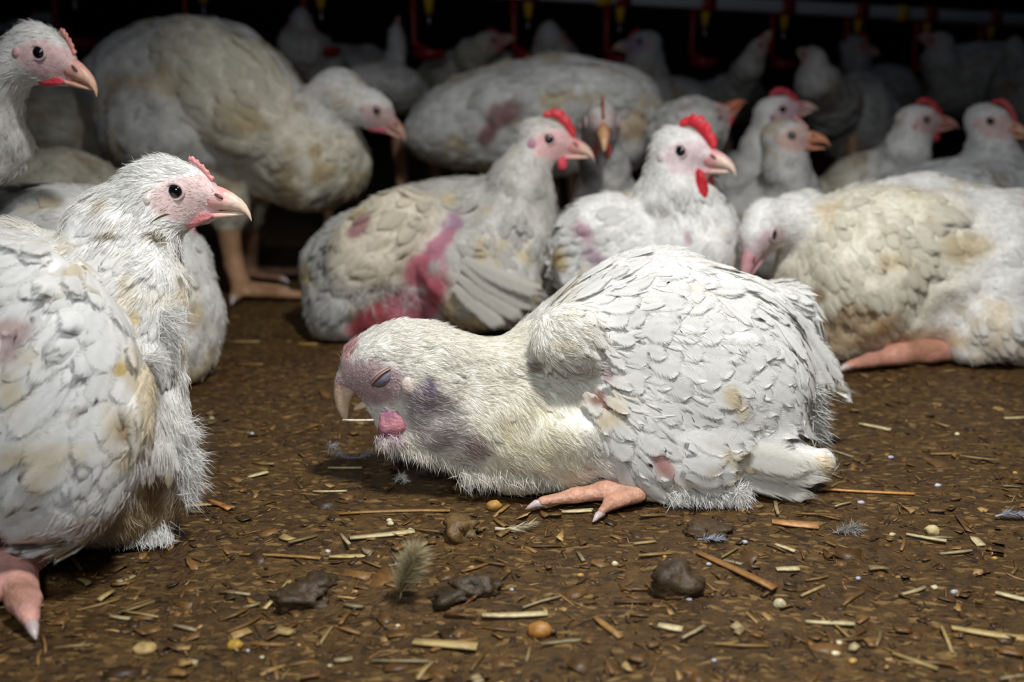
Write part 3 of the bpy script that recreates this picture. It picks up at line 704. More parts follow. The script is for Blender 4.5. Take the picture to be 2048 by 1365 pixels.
h.C([(1380, 915, 0.668, 72), (1560, 915, 0.668, 44), (1630, 930, 0.668, 30)], fl=0.03, fw=0.006, dens=0.0, k=0.012)
h.C([(1420, 975, 0.668, 40), (1400, 1000, 0.662, 30)], flow=-80, fl=0.016, fw=0.003, k=0.012)
h.C([(1560, 640, 0.77, 70), (1625, 720, 0.77, 36), (1668, 765, 0.77, 18)], flow=-55, fl=0.026, fw=0.006, k=0.015)
h.head(765, 747, 0.668, yaw=184, pitch=-4, sc=1.17, comb=0.0, combcol=PINK, wattle=0.0, lobe=0.62, lobecol=lin((228, 212, 200)), gape=16, closed=True,
       face=lin((186, 160, 160)), beakbase=lin((206, 158, 150)), beakcol=lin((228, 204, 172)), facew=0.95)
h.pr.append(dict(t='e', c=h.heads[0]['c']+h.heads[0]['R'] @ np.array([1.25, 0, 0.45])*h.heads[0]['M'], R=h.heads[0]['R'], r=np.array([1.25, 0.95, 1.15])*h.heads[0]['M'], flow=h.heads[0]['R'] @ np.array([-1., 0, 0.2]), fl=0.004, fw=0.0008, dens=0.3, col=WHITE, k=0.008))
h.C([(800, 725, 0.685, 76), (880, 760, 0.690, 95), (980, 797, 0.695, 102), (1090, 790, 0.705, 125)], flow=-12, fl=0.013, fw=0.0024, col=CREAM*0.4+WHITE*0.6, k=0.02)
h.C([(800, 840, 0.683, 42), (880, 850, 0.69, 66), (985, 885, 0.695, 88)], flow=-25, fl=0.011, fw=0.0018, col=CREAM*0.6+WHITE*0.4, k=0.02)
h.spot(845, 800, 40, lin((160, 138, 158)), 0.6, stretch=0.9).spot(880, 850, 70, lin((170, 158, 160)), 0.6).spot(950, 890, 34, lin((150, 110, 118)), 0.6)
h.spot(856, 770, 20, lin((138, 110, 146)), 0.7, bare=0.5, stretch=0.6).spot(790, 870, 36, lin((180, 140, 152)), 0.7)
h.spot(1195, 795, 26, lin((140, 88, 66)), 0.9, bare=1).spot(1215, 750, 20, lin((170, 130, 140)), 0.7, bare=.6).spot(1325, 930, 22, lin((205, 130, 120)), 0.8, bare=1, stretch=2.2, ang=-50)
h.spot(1470, 800, 22, YEL, 0.6, stretch=2, ang=-60).spot(1650, 930, 34, YEL, 0.6).spot(1160, 800, 22, DIRT, 0.5).spot(690, 700, 34, lin((205, 152, 152)), 0.8).spot(1065, 735, 18, lin((120, 90, 60)), 0.7)
hero_poly = [(1165, 790), (1215, 745), (1205, 665), (1150, 625), (1075, 640), (1110, 600), (1180, 545), (1270, 505), (1390, 520), (1500, 545), (1590, 615), (1635, 700), (1640, 790), (1570, 845), (1480, 868), (1430, 900), (1420, 975), (1340, 985), (1240, 955), (1185, 850)]
def not_wing(P):
    d = P-CP; t = d @ FW; px = 1024+(d @ RT)/t*F_PX; py = 682.5-(d @ UP)/t*F_PX
    m = np.array([not inpoly(a, b_, hero_poly) for a, b_ in zip(px, py)]); return m | (P[:, 1] > 0.74)
h.build(fluffy=190000, hair_w=0.00017, hairlen=0.0085, lift=0.05, skip=lambda P: ~not_wing(P) & (np.random.default_rng(1).random(len(P)) < 0.8))
# near wing: shared under-coverts, then every large feather on its own
hero_ctrl = [(1120, 610, 52, 90, 22), (1250, 520, 24, 78, 28), (1380, 530, -2, 74, 30), (1500, 570, -28, 76, 30), (1590, 640, -52, 82, 30), (1200, 640, 15, 58, 30), (1350, 620, -8, 70, 34), (1480, 660, -28, 78, 36), (1600, 740, -55, 86, 32),
             (1110, 670, -60, 46, 26), (1160, 690, -35, 50, 28), (1250, 730, -15, 62, 34), (1400, 740, -22, 80, 38), (1520, 780, -30, 92, 38), (1200, 810, -45, 60, 28), (1300, 830, -35, 98, 42), (1420, 850, -24, 112, 42), (1240, 890, -58, 92, 30), (1330, 920, -45, 90, 32), (1450, 920, -14, 130, 40), (1580, 920, -8, 90, 36), (1400, 985, -50, 50, 22)]
rngw = np.random.default_rng(5); q = []
while len(q) < 420:
    x, y = rngw.uniform(1080, 1650), rngw.uniform(500, 990)
    if inpoly(x, y, hero_poly): q.append((x, y))
q = np.array(q); P, ok = h.hit(q[:, 0], q[:, 1]); P = P[ok]; q = q[ok]; ff = field(hero_ctrl)
T = np.array([idir(ff(*a)[0]+rngw.normal(0, 12)) for a in q]); Nn = h.grad(P); T = nrm(T-Nn*(T*Nn).sum(1, keepdims=True)); cc = h.shade(P)[0]
V, Q, C, uv = feathers(P, T, Nn, rngw.uniform(0.014, 0.024, len(P)), rngw.uniform(0.005, 0.008, len(P)), cc*rngw.uniform(0.9, 1.0, (len(P), 1)), 5, 4, lift=0.04, rng=rngw)
wing = h.part('wing', V, Q, None, C, M_PLUME, uv=uv, label='near wing with loose white feathers, drooped to the litter')
def hero_col(x, y, rng):
    c = WHITE*1.0; r = rng.random()
    if r < 0.25: c = WHITE*0.65+CREAM*0.35
    if y < 620 and x < 1350: c = lin((228, 232, 238))
    if rng.random() < 0.05: c = c*0.6+YEL*0.4
    return c
wing_feathers(h, hero_poly, hero_ctrl, 31, wing, 21, lift=0.05, colf=None)
q = []
while len(q) < 420:
    x, y = rngw.uniform(1080, 1640), rngw.uniform(510, 980)
    if inpoly(x, y, hero_poly): q.append((x, y))
q = np.array(q); P, ok = h.hit(q[:, 0], q[:, 1]); P = P[ok]; q = q[ok]
T = np.array([idir(ff(*u)[0]+rngw.normal(0, 16)) for u in q]); Nn = h.grad(P); T = nrm(T-Nn*(T*Nn).sum(1, keepdims=True)); cc = h.shade(P)[0]
V, Q, C, uv = feathers(P, T, Nn, rngw.uniform(0.010, 0.022, len(P)), rngw.uniform(0.0008, 0.0026, len(P)), np.clip(cc*rngw.uniform(0.95, 1.06, (len(P), 1)), 0, 1), 6, 2, lift=rngw.uniform(0.05, 0.22, len(P)), curl=0.12, rag=0.2, rng=rngw, off=0.0022)
tag(h.part('loose_barbs', V, Q, None, C, M_PLUME, parent=wing, uv=uv), kind='stuff')
for i, (ax, ay, bx, by, wd) in enumerate([(1370, 952, 1605, 968, 20), (1370, 948, 1640, 967, 22), (1370, 940, 1665, 962, 24), (1375, 930, 1682, 954, 26), (1380, 918, 1688, 940, 30), (1385, 905, 1680, 922, 34), (1390, 895, 1655, 906, 34)]):
    h.quill((ax, ay, 0.658-0.0010*i), (bx, by, 0.641-0.0010*i), wd, wing, WHITE*(0.97 if i % 2 else 0.9)*np.array([1, 0.985, 0.93]), camber=0.12, rag=0.03, name='flight_feather')
for x, y, an, L, wd in [(1375, 870, -22, 95, 24), (1400, 862, -20, 100, 25), (1425, 858, -18, 95, 24), (1380, 895, -16, 90, 24), (1410, 885, -14, 85, 25), (1370, 920, -14, 85, 24), (1395, 910, -12, 90, 24), (1375, 945, -10, 80, 22), (1395, 935, -8, 85, 24), (1385, 960, -12, 70, 20), (1440, 862, -16, 80, 22)]:
    h.lay(x, y, an, L, wd, wing, lift=0.10, off=0.007, colmul=1.0)
for i, (ax, ay, bx, by, wd) in enumerate([(1600, 640, 1655, 735, 20), (1605, 655, 1680, 760, 18), (1610, 670, 1694, 782, 17), (1610, 690, 1682, 796, 16), (1605, 700, 1668, 800, 15), (1600, 720, 1650, 790, 15)]):
    h.quill((ax, ay, 0.735-0.002*i), (bx, by, 0.735-0.002*i), wd, None, WHITE*0.92, camber=0.2, rag=0.08, name='tail_feather')
# wattle, ragged tufts under the wing
c_ = h.heads[0]
V, Q, T = ellip_arrays(W(784, 850, 0.662), np.eye(3), np.array([31, 22, 33])*mpp(W(786, 842, 0.650)), 18, 26); V = V+nrm(V-V.mean(0))*(0.007*(vnoise(V, 100, 7)-0.5)+0.003*(vnoise(V, 260, 8)-0.5))[:, None]
h.part('wattle', V, Q, T, lin((148, 96, 122))+(lin((206, 140, 150))-lin((148, 96, 122)))*sstep(0.3, 0.7, vnoise(V, 120, 4))[:, None], M_COMB, label='swollen pink-purple wattle')
rg = np.random.default_rng(77)
def tuft(b, spots, n, L, name='down_tuft', col=WHITE, parent=None, w=0.00035):
    B = []; D = []
    for px, py, Y, ang, spread, pr in spots:
        c = W(px, py, Y); m = mpp(c)
        for _ in range(n):
            B.append(c+rg.normal(0, pr*m*0.5, 3)); D.append(nrm(idir(ang+rg.normal(0, spread))-FW*rg.normal(0.1, 0.35)))
    B = np.array(B); D = np.array(D); Lr = L*rg.uniform(0.5, 1.2, len(B))
    V, q3, t3, C = hairs(B, D, np.tile([0, 0, 1.0], (len(B), 1)), Lr, w, np.clip(np.tile(col, (len(B), 1))*rg.uniform(0.85, 1.1, (len(B), 1)), 0, 1), rg, 0.15)
    V[:, 2] = np.maximum(V[:, 2], 0.001); o = b.part(name, V, q3, t3, C, M_FLUFF, parent=parent); o['kind'] = 'stuff'; return o
tuft(h, [(x, 985+rg.uniform(-8, 8), 0.642, -75, 28, 16) for x in range(1345, 1490, 9)]+[(1475, 985, 0.638, 30, 120, 8)]*2, 90, 0.012, w=0.0002)
tuft(h, [(x, 945+0.1*abs(x-1020)*0.2, 0.655, -70, 25, 18) for x in range(930, 1120, 10)], 110, 0.011, w=0.0002, col=CREAM*0.4+WHITE*0.6)
tuft(h, [(x, 890+(x-800)*0.3, 0.66, -75, 25, 14) for x in range(770, 940, 9)], 70, 0.009, w=0.0002, col=CREAM*0.5+WHITE*0.5)
tuft(h, [(770+rg.uniform(-14, 40), 878+rg.uniform(-6, 8), 0.655, -70, 25, 10) for _ in range(10)], 30, 0.006, col=lin((222, 208, 210)), w=0.0002)
tuft(h, [(1630+rg.uniform(-12, 12), y, 0.70, -35, 30, 14) for y in range(780, 880, 8)], 35, 0.014, col=GREYW)  # grey tuft colour stands in for shade on the rump side
h.build_leg([(1350, 985, 0.672, 26), (1262, 985, 0.655, 30), (1215, 990, 0.650, 27)],
      toes=[[(1225, 985, 0.652, 25), (1150, 1000, 0.645, 19), (1085, 1013, 0.638, 15)], [(1215, 985, 0.672, 22), (1160, 985, 0.68, 15), (1118, 988, 0.682, 12)], [(1270, 995, 0.645, 24), (1225, 1015, 0.634, 18), (1202, 1032, 0.622, 13)]],
      rear=None, claw=True, col=lin((194, 146, 122)), vox=0.0016)

# ================================================================== big bird at the left edge, nearest to the camera
a = Bird('chicken', 'large white chicken at the left edge, soiled neck feathers, tiny comb, looking right', 12, vox=0.0028, flow=215, col=WHITE, dirt=0.2, dirtcol=YEL, nf=2600)
a.E(10, 740, 0.625, 262, 290, 0.085, ang=0, k=0.02)
a.E(205, 800, 0.62, 122, 265, 0.062, ang=-4, flow=-95, fl=0.022, fw=0.005, k=0.03)
a.C([(285, 740, 0.605, 62), (286, 900, 0.60, 78), (255, 1010, 0.60, 84)], flow=-85, fl=0.02, fw=0.004, k=0.03)
a.E(72, 780, 0.543, 216, 302, 0.034, ang=12, flow=228, fl=0.03, fw=0.010, k=0.004)
a.head(352, 383, 0.640, yaw=-4, pitch=-2, sc=0.97, comb=0.08, combcol=lin((222, 150, 146)), wattle=0.22, watcol=lin((206, 128, 130)), lobe=0.35, lobecol=lin((226, 214, 208)), face=lin((228, 200, 196)), beakbase=lin((222, 166, 162)), beakcol=lin((232, 204, 184)), facew=0.95)
a.C([(290, 405, 0.655, 66), (245, 468, 0.65, 90), (270, 580, 0.63, 92), (235, 720, 0.62, 120)], flow=-130, fl=0.018, fw=0.0042, k=0.02)
a.spot(225, 470, 17, lin((104, 90, 62)), 0.9, stretch=4.0, ang=6).spot(320, 475, 12, lin((120, 104, 70)), 0.9, stretch=3.5, ang=-3).spot(360, 560, 14, lin((130, 112, 80)), 0.8, stretch=2.5, ang=50).spot(265, 640, 16, YEL, 0.8).spot(240, 740, 20, YEL, 0.9).spot(250, 860, 26, lin((170, 130, 70)), 0.6, stretch=0.5).spot(20, 665, 30, lin((170, 120, 110)), 0.6, bare=.5, stretch=1.6)
a.spot(12, 710, 20, lin((160, 110, 104)), 0.6, stretch=1.6).spot(330, 1000, 60, lin((180, 150, 100)), 0.4).spot(180, 1050, 60, lin((150, 110, 80)), 0.5)
a.leg([(48, 1060, 0.575, 60), (40, 1130, 0.56, 52), (35, 1190, 0.53, 48)], toes=[[(40, 1200, 0.518, 40), (52, 1240, 0.495, 32), (64, 1266, 0.478, 22)], [(15, 1200, 0.52, 36), (-45, 1235, 0.49, 26)], [(60, 1180, 0.54, 36), (100, 1150, 0.56, 28)]], col=lin((214, 160, 148)), vox=0.0022)
a_poly = [(160, 480), (240, 540), (282, 650), (285, 780), (265, 880), (190, 980), (90, 1050), (-20, 1080), (-60, 900), (-60, 640), (0, 520), (80, 480)]
def not_awing(P):
    d = P-CP; t = d @ FW; px = 1024+(d @ RT)/t*F_PX; py = 682.5-(d @ UP)/t*F_PX
    return ~(np.array([inpoly(u, v, a_poly) for u, v in zip(px, py)]) & (P[:, 1] < 0.6))
a.build(fluffy=110000, hair_w=0.0002, hairlen=0.010, lift=0.05, skip=lambda P: ~not_awing(P) & (np.random.default_rng(1).random(len(P)) < 0.93))
a_ctrl = [(170, 520, 250, 70, 40), (250, 620, 262, 80, 44), (60, 560, 215, 90, 46), (260, 760, 255, 90, 46), (150, 700, 235, 110, 56), (20, 720, 205, 130, 56), (230, 870, 235, 110, 52), (120, 900, 222, 150, 60), (0, 960, 208, 160, 60)]
rngw = np.random.default_rng(6); q = []
while len(q) < 260:
    x, y = rngw.uniform(-60, 290), rngw.uniform(480, 1080)
    if inpoly(x, y, a_poly): q.append((x, y))
q = np.array(q); P, ok = a.hit(q[:, 0], q[:, 1]); ok &= P[:, 1] < 0.57; P = P[ok]; q = q[ok]; ff = field(a_ctrl)
T = np.array([idir(ff(*u)[0]+rngw.normal(0, 12)) for u in q]); Nn = a.grad(P); T = nrm(T-Nn*(T*Nn).sum(1, keepdims=True)); cc = a.shade(P)[0]
V, Q, C, uv = feathers(P, T, Nn, rngw.uniform(0.018, 0.03, len(P)), rngw.uniform(0.007, 0.010, len(P)), cc*rngw.uniform(0.92, 1.0, (len(P), 1)), 5, 4, lift=0.03, rng=rngw)
awing = a.part('wing', V, Q, None, C, M_PLUME, uv=uv, label='folded white wing with soft rounded feathers')
wing_feathers(a, a_poly, a_ctrl, 46, awing, 22, lift=0.025)
tuft(a, [(255+rg.uniform(-75, 70), 1065+rg.uniform(-14, 10), 0.585, -75, 25, 22) for _ in range(24)]+[(372, 900+rg.uniform(-60, 90), 0.59, -40, 30, 20) for _ in range(12)], 110, 0.013, w=0.00018)
tuft(a, [(330, 640+rg.uniform(-30, 30), 0.60, -15, 35, 16) for _ in range(14)]+[(300, 720, 0.58, 10, 25, 12)]*4, 45, 0.016, col=WHITE, w=0.00018)
for px_, py_, an_ in [(300, 448, 30), (318, 462, -10)]: a.lay(px_, py_, an_, 22, 3, None, lift=0.5, col=lin((120, 104, 70)), name='soiled_feather', tip=lin((70, 60, 36)))

# ================================================================== birds in the middle distance
b = Bird('chicken', 'white chicken sitting behind the large bird at the left edge, head turned away', 13, flow=170, col=WHITE*0.95, dirt=0.3, dirtcol=YEL, nf=1500)
b.E(200, 590, 0.99, 222, 212, 0.095, k=0.02); b.E(325, 640, 0.97, 106, 165, 0.07, flow=-100, fl=0.02, fw=0.006, k=0.03)
b.E(120, 520, 0.93, 190, 150, 0.05, flow=190, fl=0.035, fw=0.010, k=0.01)
b.head(300, 470, 0.97, yaw=150, pitch=-20, sc=1.0, comb=0.1, wattle=0.1, neck=[(330, 520, 0.98, 70)])
b.build(fluffy=9000)
b = Bird('chicken', 'tall chicken head and neck reaching in at the upper left corner, red mouth line', 14, flow=-100, col=WHITE*0.9, dirt=0.15, nf=900)
b.head(80, 106, 0.83, yaw=-8, pitch=-20, sc=1.02, comb=0.10, combcol=lin((222, 150, 140)), wattle=0.16, watcol=lin((220, 70, 84)), lobe=0.45, lobecol=lin((220, 176, 180)), face=lin((222, 188, 186)), beakbase=lin((218, 164, 152)), beakcol=lin((226, 178, 150)),
       neck=[(-28, 160, 0.85, 62), (-38, 280, 0.86, 74), (-130, 380, 0.86, 100)])
b.E(-340, 520, 0.90, 240, 220, 0.09, flow=180, k=0.03); b.autolegs(-340, 0.90, top=0.1); b.build(fluffy=14000)

b = Bird('chicken', 'standing chicken with yellow-stained wing and breast, head bent down to the right', 15, flow=155, col=WHITE*0.9, dirt=0.30, dirtcol=lin((196, 168, 110)), nf=1900, dirtscale=22)
b.E(400, 205, 1.44, 225, 165, 0.10, ang=-14, k=0.02)
b.E(330, 270, 1.40, 130, 120, 0.085, ang=-20, col=GREYW, dens=1.0, flow=-120, fl=0.02, fw=0.006, k=0.02)
b.E(620, 318, 1.41, 114, 104, 0.085, ang=-10, flow=-150, col=CREAM*0.9, fl=0.022, fw=0.007, k=0.02)
b.E(560, 300, 1.43, 120, 90, 0.08, ang=-10, flow=200, col=CREAM*0.85, k=0.03)
b.E(450, 180, 1.365, 165, 108, 0.042, ang=-38, flow=142, fl=0.045, fw=0.013, col=CREAM*0.97, k=0.005)
b.E(245, 160, 1.44, 70, 60, 0.05, ang=20, k=0.02)
b.head(753, 222, 1.36, yaw=-2, pitch=-30, sc=1.12, comb=0.0, wattle=0.18, watcol=lin((190, 84, 96)), lobe=0.4, lobecol=lin((206, 176, 186)), face=lin((206, 176, 172)), beakbase=lin((198, 144, 134)), beakcol=lin((206, 166, 144)), neck=[(680, 200, 1.39, 56), (640, 245, 1.41, 82)])
b.C([(440, 330, 1.42, 70), (452, 420, 1.40, 36), (455, 450, 1.40, 24)], flow=-90, fl=0.016, fw=0.005, col=CREAM*0.8, k=0.02)
b.C([(500, 330, 1.49, 70), (500, 430, 1.50, 30)], flow=-90, fl=0.016, fw=0.005, col=CREAM*0.7, k=0.02)
b.spot(635, 300, 20, lin((180, 144, 76)), 0.6).spot(650, 350, 30, lin((180, 146, 80)), 0.6).spot(600, 215, 14, DIRT, 0.5).spot(480, 230, 34, lin((190, 160, 100)), 0.35, stretch=2, ang=-30)
b.leg([(452, 430, 1.40, 25), (468, 530, 1.40, 19), (486, 588, 1.375, 21)], toes=[[(490, 592, 1.37, 19), (560, 598, 1.36, 14), (612, 605, 1.35, 11)], [(480, 590, 1.37, 18), (470, 604, 1.34, 13)], [(495, 585, 1.39, 17), (560, 585, 1.40, 11)]], col=lin((180, 140, 106)), vox=0.0036)
b.leg([(500, 420, 1.50, 20), (498, 545, 1.52, 17)], toes=[[(500, 548, 1.52, 15), (600, 545, 1.54, 10)], [(500, 548, 1.52, 15), (560, 560, 1.49, 10)]], col=lin((172, 132, 104)), vox=0.0036)
b.build(fluffy=14000, lift=0.06)

b = Bird('chicken', 'grey-white sitting chicken with a bare raw pink patch on its side and a red comb', 16, flow=190, col=lin((200, 197, 190)), dirt=0.14, dirtcol=YEL, nf=2200, vox=0.004)
b.E(885, 530, 1.20, 232, 172, 0.095, ang=8, k=0.02)
b.E(720, 560, 1.18, 105, 130, 0.08, ang=20, flow=215, col=GREYW*0.95, k=0.03)
b.E(690, 625, 1.16, 72, 66, 0.06, ang=-35, flow=235, col=GREYW*0.8, fl=0.022, fw=0.005, k=0.02)
b.E(1010, 500, 1.17, 110, 130, 0.085, flow=-100, fl=0.022, fw=0.007, k=0.03)
b.E(770, 480, 1.120, 120, 80, 0.030, ang=40, flow=215, fl=0.034, fw=0.009, col=lin((222, 212, 190)), k=0.022)
b.E(960, 560, 1.10, 120, 95, 0.034, ang=-25, flow=-35, fl=0.034, fw=0.009, k=0.010)
b.head(1097, 279, 1.15, yaw=-5, pitch=-4, sc=1.17, comb=0.52, combcol=RED, wattle=0.42, watcol=lin((216, 74, 92)), lobe=0.6, lobecol=lin((196, 140, 166)), face=lin((222, 178, 176)), beakbase=lin((216, 140, 140)), beakcol=lin((230, 196, 176)), neck=[(1040, 370, 1.16, 60), (1030, 420, 1.17, 84)])
for x, y, r, c, st, an in [(905, 450, 26, MAUVE, 1.6, 70), (870, 500, 34, lin((196, 128, 150)), 1.8, 60), (840, 545, 36, lin((200, 112, 128)), 1.6, 70), (865, 580, 38, lin((196, 96, 112)), 1.5, 80), (790, 600, 26, BAREP, 1.6, 50), (745, 640, 36, lin((184, 78, 90)), 1.6, 35), (830, 620, 44, lin((190, 110, 126)), 1.4, 10), (720, 450, 18, lin((160, 120, 120)), 2, 50)]:
    b.spot(x, y, r, c, 0.95, bare=1.0, stretch=st, ang=an)
b.spot(700, 400, 26, DIRT*0.6, 0.6, stretch=3, ang=35).spot(1110, 530, 26, YEL, 0.6)
b.build(fluffy=14000, lift=0.028)
for i, (p, q_) in enumerate([((935, 540), (1085, 640)), ((925, 560), (1060, 655)), ((915, 580), (1020, 665)), ((940, 525), (1100, 615))]):
    b.quill((*p, 1.058), (*q_, 1.062-0.003*i), 20, None, lin((206, 202, 192)), camber=0.15, name='flight_feather')
for i, (p, q_) in enumerate([((880, 410), (980, 412)), ((900, 425), (1005, 432)), ((930, 470), (985, 490)), ((915, 500), (970, 528))]):
    b.lay(*p, math.degrees(math.atan2(p[1]-q_[1], q_[0]-p[0])), math.hypot(q_[0]-p[0], q_[1]-p[1])*0.8, 13, None, lift=0.1, name='loose_feather')
tuft(b, [(700+i*14, 585+rg.uniform(-20, 20), 1.08, -70, 40, 16) for i in range(10)], 16, 0.022, col=GREYW, w=0.0003)

b = Bird('chicken', 'white chicken with a bright red comb and hanging red wattles, facing right toward the camera', 17, flow=190, col=WHITE*0.95, dirt=0.14, dirtcol=YEL, nf=1900, vox=0.004)
b.E(1308, 560, 1.17, 178, 180, 0.095, k=0.02); b.E(1390, 500, 1.12, 85, 140, 0.065, flow=-95, fl=0.02, fw=0.006, k=0.03)
b.E(1215, 500, 1.10, 105, 110, 0.035, flow=200, fl=0.035, fw=0.010, col=WHITE*0.98, k=0.010)
b.head(1362, 303, 1.09, yaw=-32, pitch=-2, sc=1.27, comb=0.66, combcol=lin((216, 48, 60)), wattle=0.85, watcol=lin((196, 36, 48)), lobe=0.5, lobecol=lin((226, 212, 210)), face=lin((224, 204, 206)), beakbase=lin((222, 158, 158)), beakcol=lin((232, 204, 188)), neck=[(1345, 385, 1.12, 70), (1370, 470, 1.12, 88)])
b.spot(1170, 470, 20, lin((190, 140, 160)), 0.8, bare=.7, stretch=2, ang=-50).spot(1185, 510, 14, lin((170, 130, 160)), 0.8, bare=.7, stretch=2.4, ang=-35).spot(1375, 480, 16, lin((196, 160, 176)), 0.7, bare=.5, stretch=0.5).spot(1120, 520, 22, YEL, 0.7)
b.build(fluffy=14000, hairlen=0.012, lift=0.03)

b = Bird('chicken', 'chicken with face and plumage darkened for shade, staring straight at the camera, between the two red-combed birds', 18, flow=-90, col=GREYW*0.85, dirt=0.2, nf=1100)  # duller plumage and face colours stand in for shade
b.head(1203, 246, 1.24, yaw=-91, pitch=-6, sc=1.30, comb=0.22, combcol=lin((170, 90, 86)), wattle=0.5, watcol=DULLRED, lobe=0.4, face=lin((176, 158, 156)), beakbase=lin((180, 132, 104)), beakcol=lin((206, 160, 120)), neck=[(1206, 330, 1.30, 42), (1210, 430, 1.33, 75)], both=True)
b.E(1210, 500, 1.40, 120, 110, 0.09, k=0.03); b.autolegs(1210, 1.42, top=0.1); b.build(fluffy=6000)

b = Bird('chicken', 'large white sleeping chicken at the right with its head drooped against its breast', 19, flow=10, col=WHITE*0.95, dirt=0.24, dirtcol=lin((206, 180, 124)), nf=2600, vox=0.004, dirtscale=18)
b.E(1840, 560, 1.13, 275, 205, 0.11, ang=-4, k=0.02)
b.E(1710, 560, 1.08, 150, 170, 0.085, ang=0, flow=-60, fl=0.024, fw=0.008, col=CREAM*0.95, k=0.03)
b.E(1985, 560, 1.09, 170, 180, 0.08, ang=-10, flow=-20, k=0.02)
b.E(1800, 510, 1.06, 165, 130, 0.045, ang=-5, flow=-15, fl=0.040, fw=0.013, col=CREAM, k=0.022)
b.E(2000, 670, 1.03, 120, 85, 0.05, ang=0, flow=-60, col=WHITE*0.9, fl=0.02, fw=0.006, k=0.015)
b.head(1543, 470, 1.04, yaw=-132, pitch=-46, sc=1.2, comb=0.0, wattle=0.0, lobe=0, face=lin((210, 188, 190)), beakbase=lin((204, 150, 156)), beakcol=lin((206, 156, 160)), neck=[(1600, 448, 1.09, 58), (1660, 495, 1.10, 95)], facew=0.85)
b.spot(1700, 660, 60, lin((184, 144, 84)), 0.6, stretch=1.8, ang=10).spot(1640, 590, 20, lin((130, 92, 48)), 0.7, stretch=1.6, ang=-30).spot(1780, 650, 40, lin((160, 116, 60)), 0.6).spot(1800, 430, 30, CREAM, 0.4).spot(1930, 500, 40, YEL, 0.5, stretch=1.6).spot(1850, 690, 50, lin((170, 128, 72)), 0.6, stretch=2)
b.leg([(1925, 715, 1.035, 27), (1850, 708, 1.02, 28), (1790, 712, 1.01, 26)], toes=[[(1795, 715, 1.01, 22), (1740, 728, 1.0, 18), (1700, 742, 0.99, 13)], [(1795, 700, 1.03, 20), (1730, 712, 1.03, 15), (1688, 722, 1.03, 10)]], col=lin((190, 136, 116)), vox=0.0025)
b.build(fluffy=14000, lift=0.028)
for i in range(6):
    b.quill((1860+i*8, 590+i*16, 1.045-0.002*i), (2070, 525+i*32, 1.02), 22, None, lin((226, 222, 210))*(0.92+0.02*(i % 3)), camber=0.15, name='flight_feather')

b = Bird('chicken', 'broad white-backed chicken standing behind the pink-sided bird, seen from the tail', 20, flow=188, col=WHITE*0.92, dirt=0.28, dirtcol=YEL, nf=1700)
b.E(1080, 235, 1.68, 235, 118, 0.11, ang=4, k=0.02); b.E(910, 250, 1.66, 105, 70, 0.07, ang=20, flow=200, k=0.03); b.E(1240, 250, 1.66, 85, 95, 0.09, flow=-110, k=0.03)
b.E(1120, 200, 1.60, 170, 70, 0.05, ang=2, flow=190, fl=0.045, fw=0.012, k=0.01)
b.head(1262, 215, 1.84, yaw=60, pitch=-10, sc=1.0, comb=0.2, wattle=0.2, neck=[(1245, 235, 1.74, 60)])
b.spot(1010, 230, 30, lin((150, 96, 96)), 0.8, bare=.8, stretch=2.0, ang=40).spot(975, 270, 22, lin((140, 80, 84)), 0.8, bare=.8, stretch=1.6, ang=60).spot(1270, 260, 40, lin((190, 150, 70)), 0.6)
b.autolegs(1090, 1.70, top=0.2); b.build(fluffy=7000)

b = Bird('chicken', 'chicken stretching its neck to the right, orange beak raised beside the red-combed bird', 21, flow=190, col=WHITE*0.92, dirt=0.15, nf=1100)
b.E(1376, 270, 1.55, 74, 68, 0.07, k=0.02); b.head(1432, 236, 1.54, yaw=-6, pitch=48, sc=1.05, comb=0.05, wattle=0.1, lobe=0.3, face=lin((190, 160, 156)), beakbase=lin((196, 120, 88)), beakcol=lin((200, 126, 92)), neck=[(1395, 250, 1.56, 46), (1370, 265, 1.56, 60)])
b.autolegs(1370, 1.56, top=0.2); b.build(fluffy=4000)

b = Bird('chicken', 'pale orange-beaked chicken with its beak ajar, in front of a combed neighbour', 22, flow=-100, col=GREYW*0.95, dirt=0.22, nf=900)
b.head(1582, 272, 1.36, yaw=-12, pitch=6, sc=1.12, comb=0.04, combcol=PINK, wattle=0.2, watcol=lin((176, 104, 96)), lobe=0.3, gape=9, face=lin((200, 168, 158)), beakbase=lin((200, 134, 104)), beakcol=lin((204, 142, 108)), neck=[(1570, 340, 1.38, 44), (1580, 410, 1.40, 72)])
b.E(1520, 470, 1.45, 100, 110, 0.09, k=0.03); b.autolegs(1540, 1.46, top=0.1); b.build(fluffy=6000)
b = Bird('chicken', 'red-combed chicken whose head rises just behind the orange-beaked one', 23, flow=-100, col=WHITE*0.9, dirt=0.15, nf=900)
b.head(1564, 220, 1.56, yaw=-4, pitch=20, sc=1.18, comb=0.45, combcol=lin((190, 60, 72)), wattle=0.2, watcol=DULLRED, lobe=0.5, lobecol=lin((180, 120, 140)), face=lin((206, 178, 184)), beakbase=lin((200, 140, 140)), beakcol=lin((214, 184, 170)), neck=[(1525, 290, 1.58, 40), (1515, 360, 1.60, 70)])
b.E(1475, 420, 1.68, 105, 110, 0.09, k=0.03); b.autolegs(1500, 1.70, top=0.1); b.build(fluffy=6000)
b = Bird('chicken', 'red-combed chicken resting above the sleeping bird, head in profile to the right', 24, flow=180, col=WHITE*0.88, dirt=0.2, nf=1300)
b.head(1851, 241, 1.52, yaw=-3, pitch=8, sc=1.18, comb=0.4, combcol=lin((186, 62, 70)), wattle=0.42, watcol=DULLRED, lobe=0.5, face=lin((206, 176, 176)), beakbase=lin((196, 130, 124)), beakcol=lin((200, 150, 136)), neck=[(1812, 300, 1.54, 44), (1800, 350, 1.56, 66)])
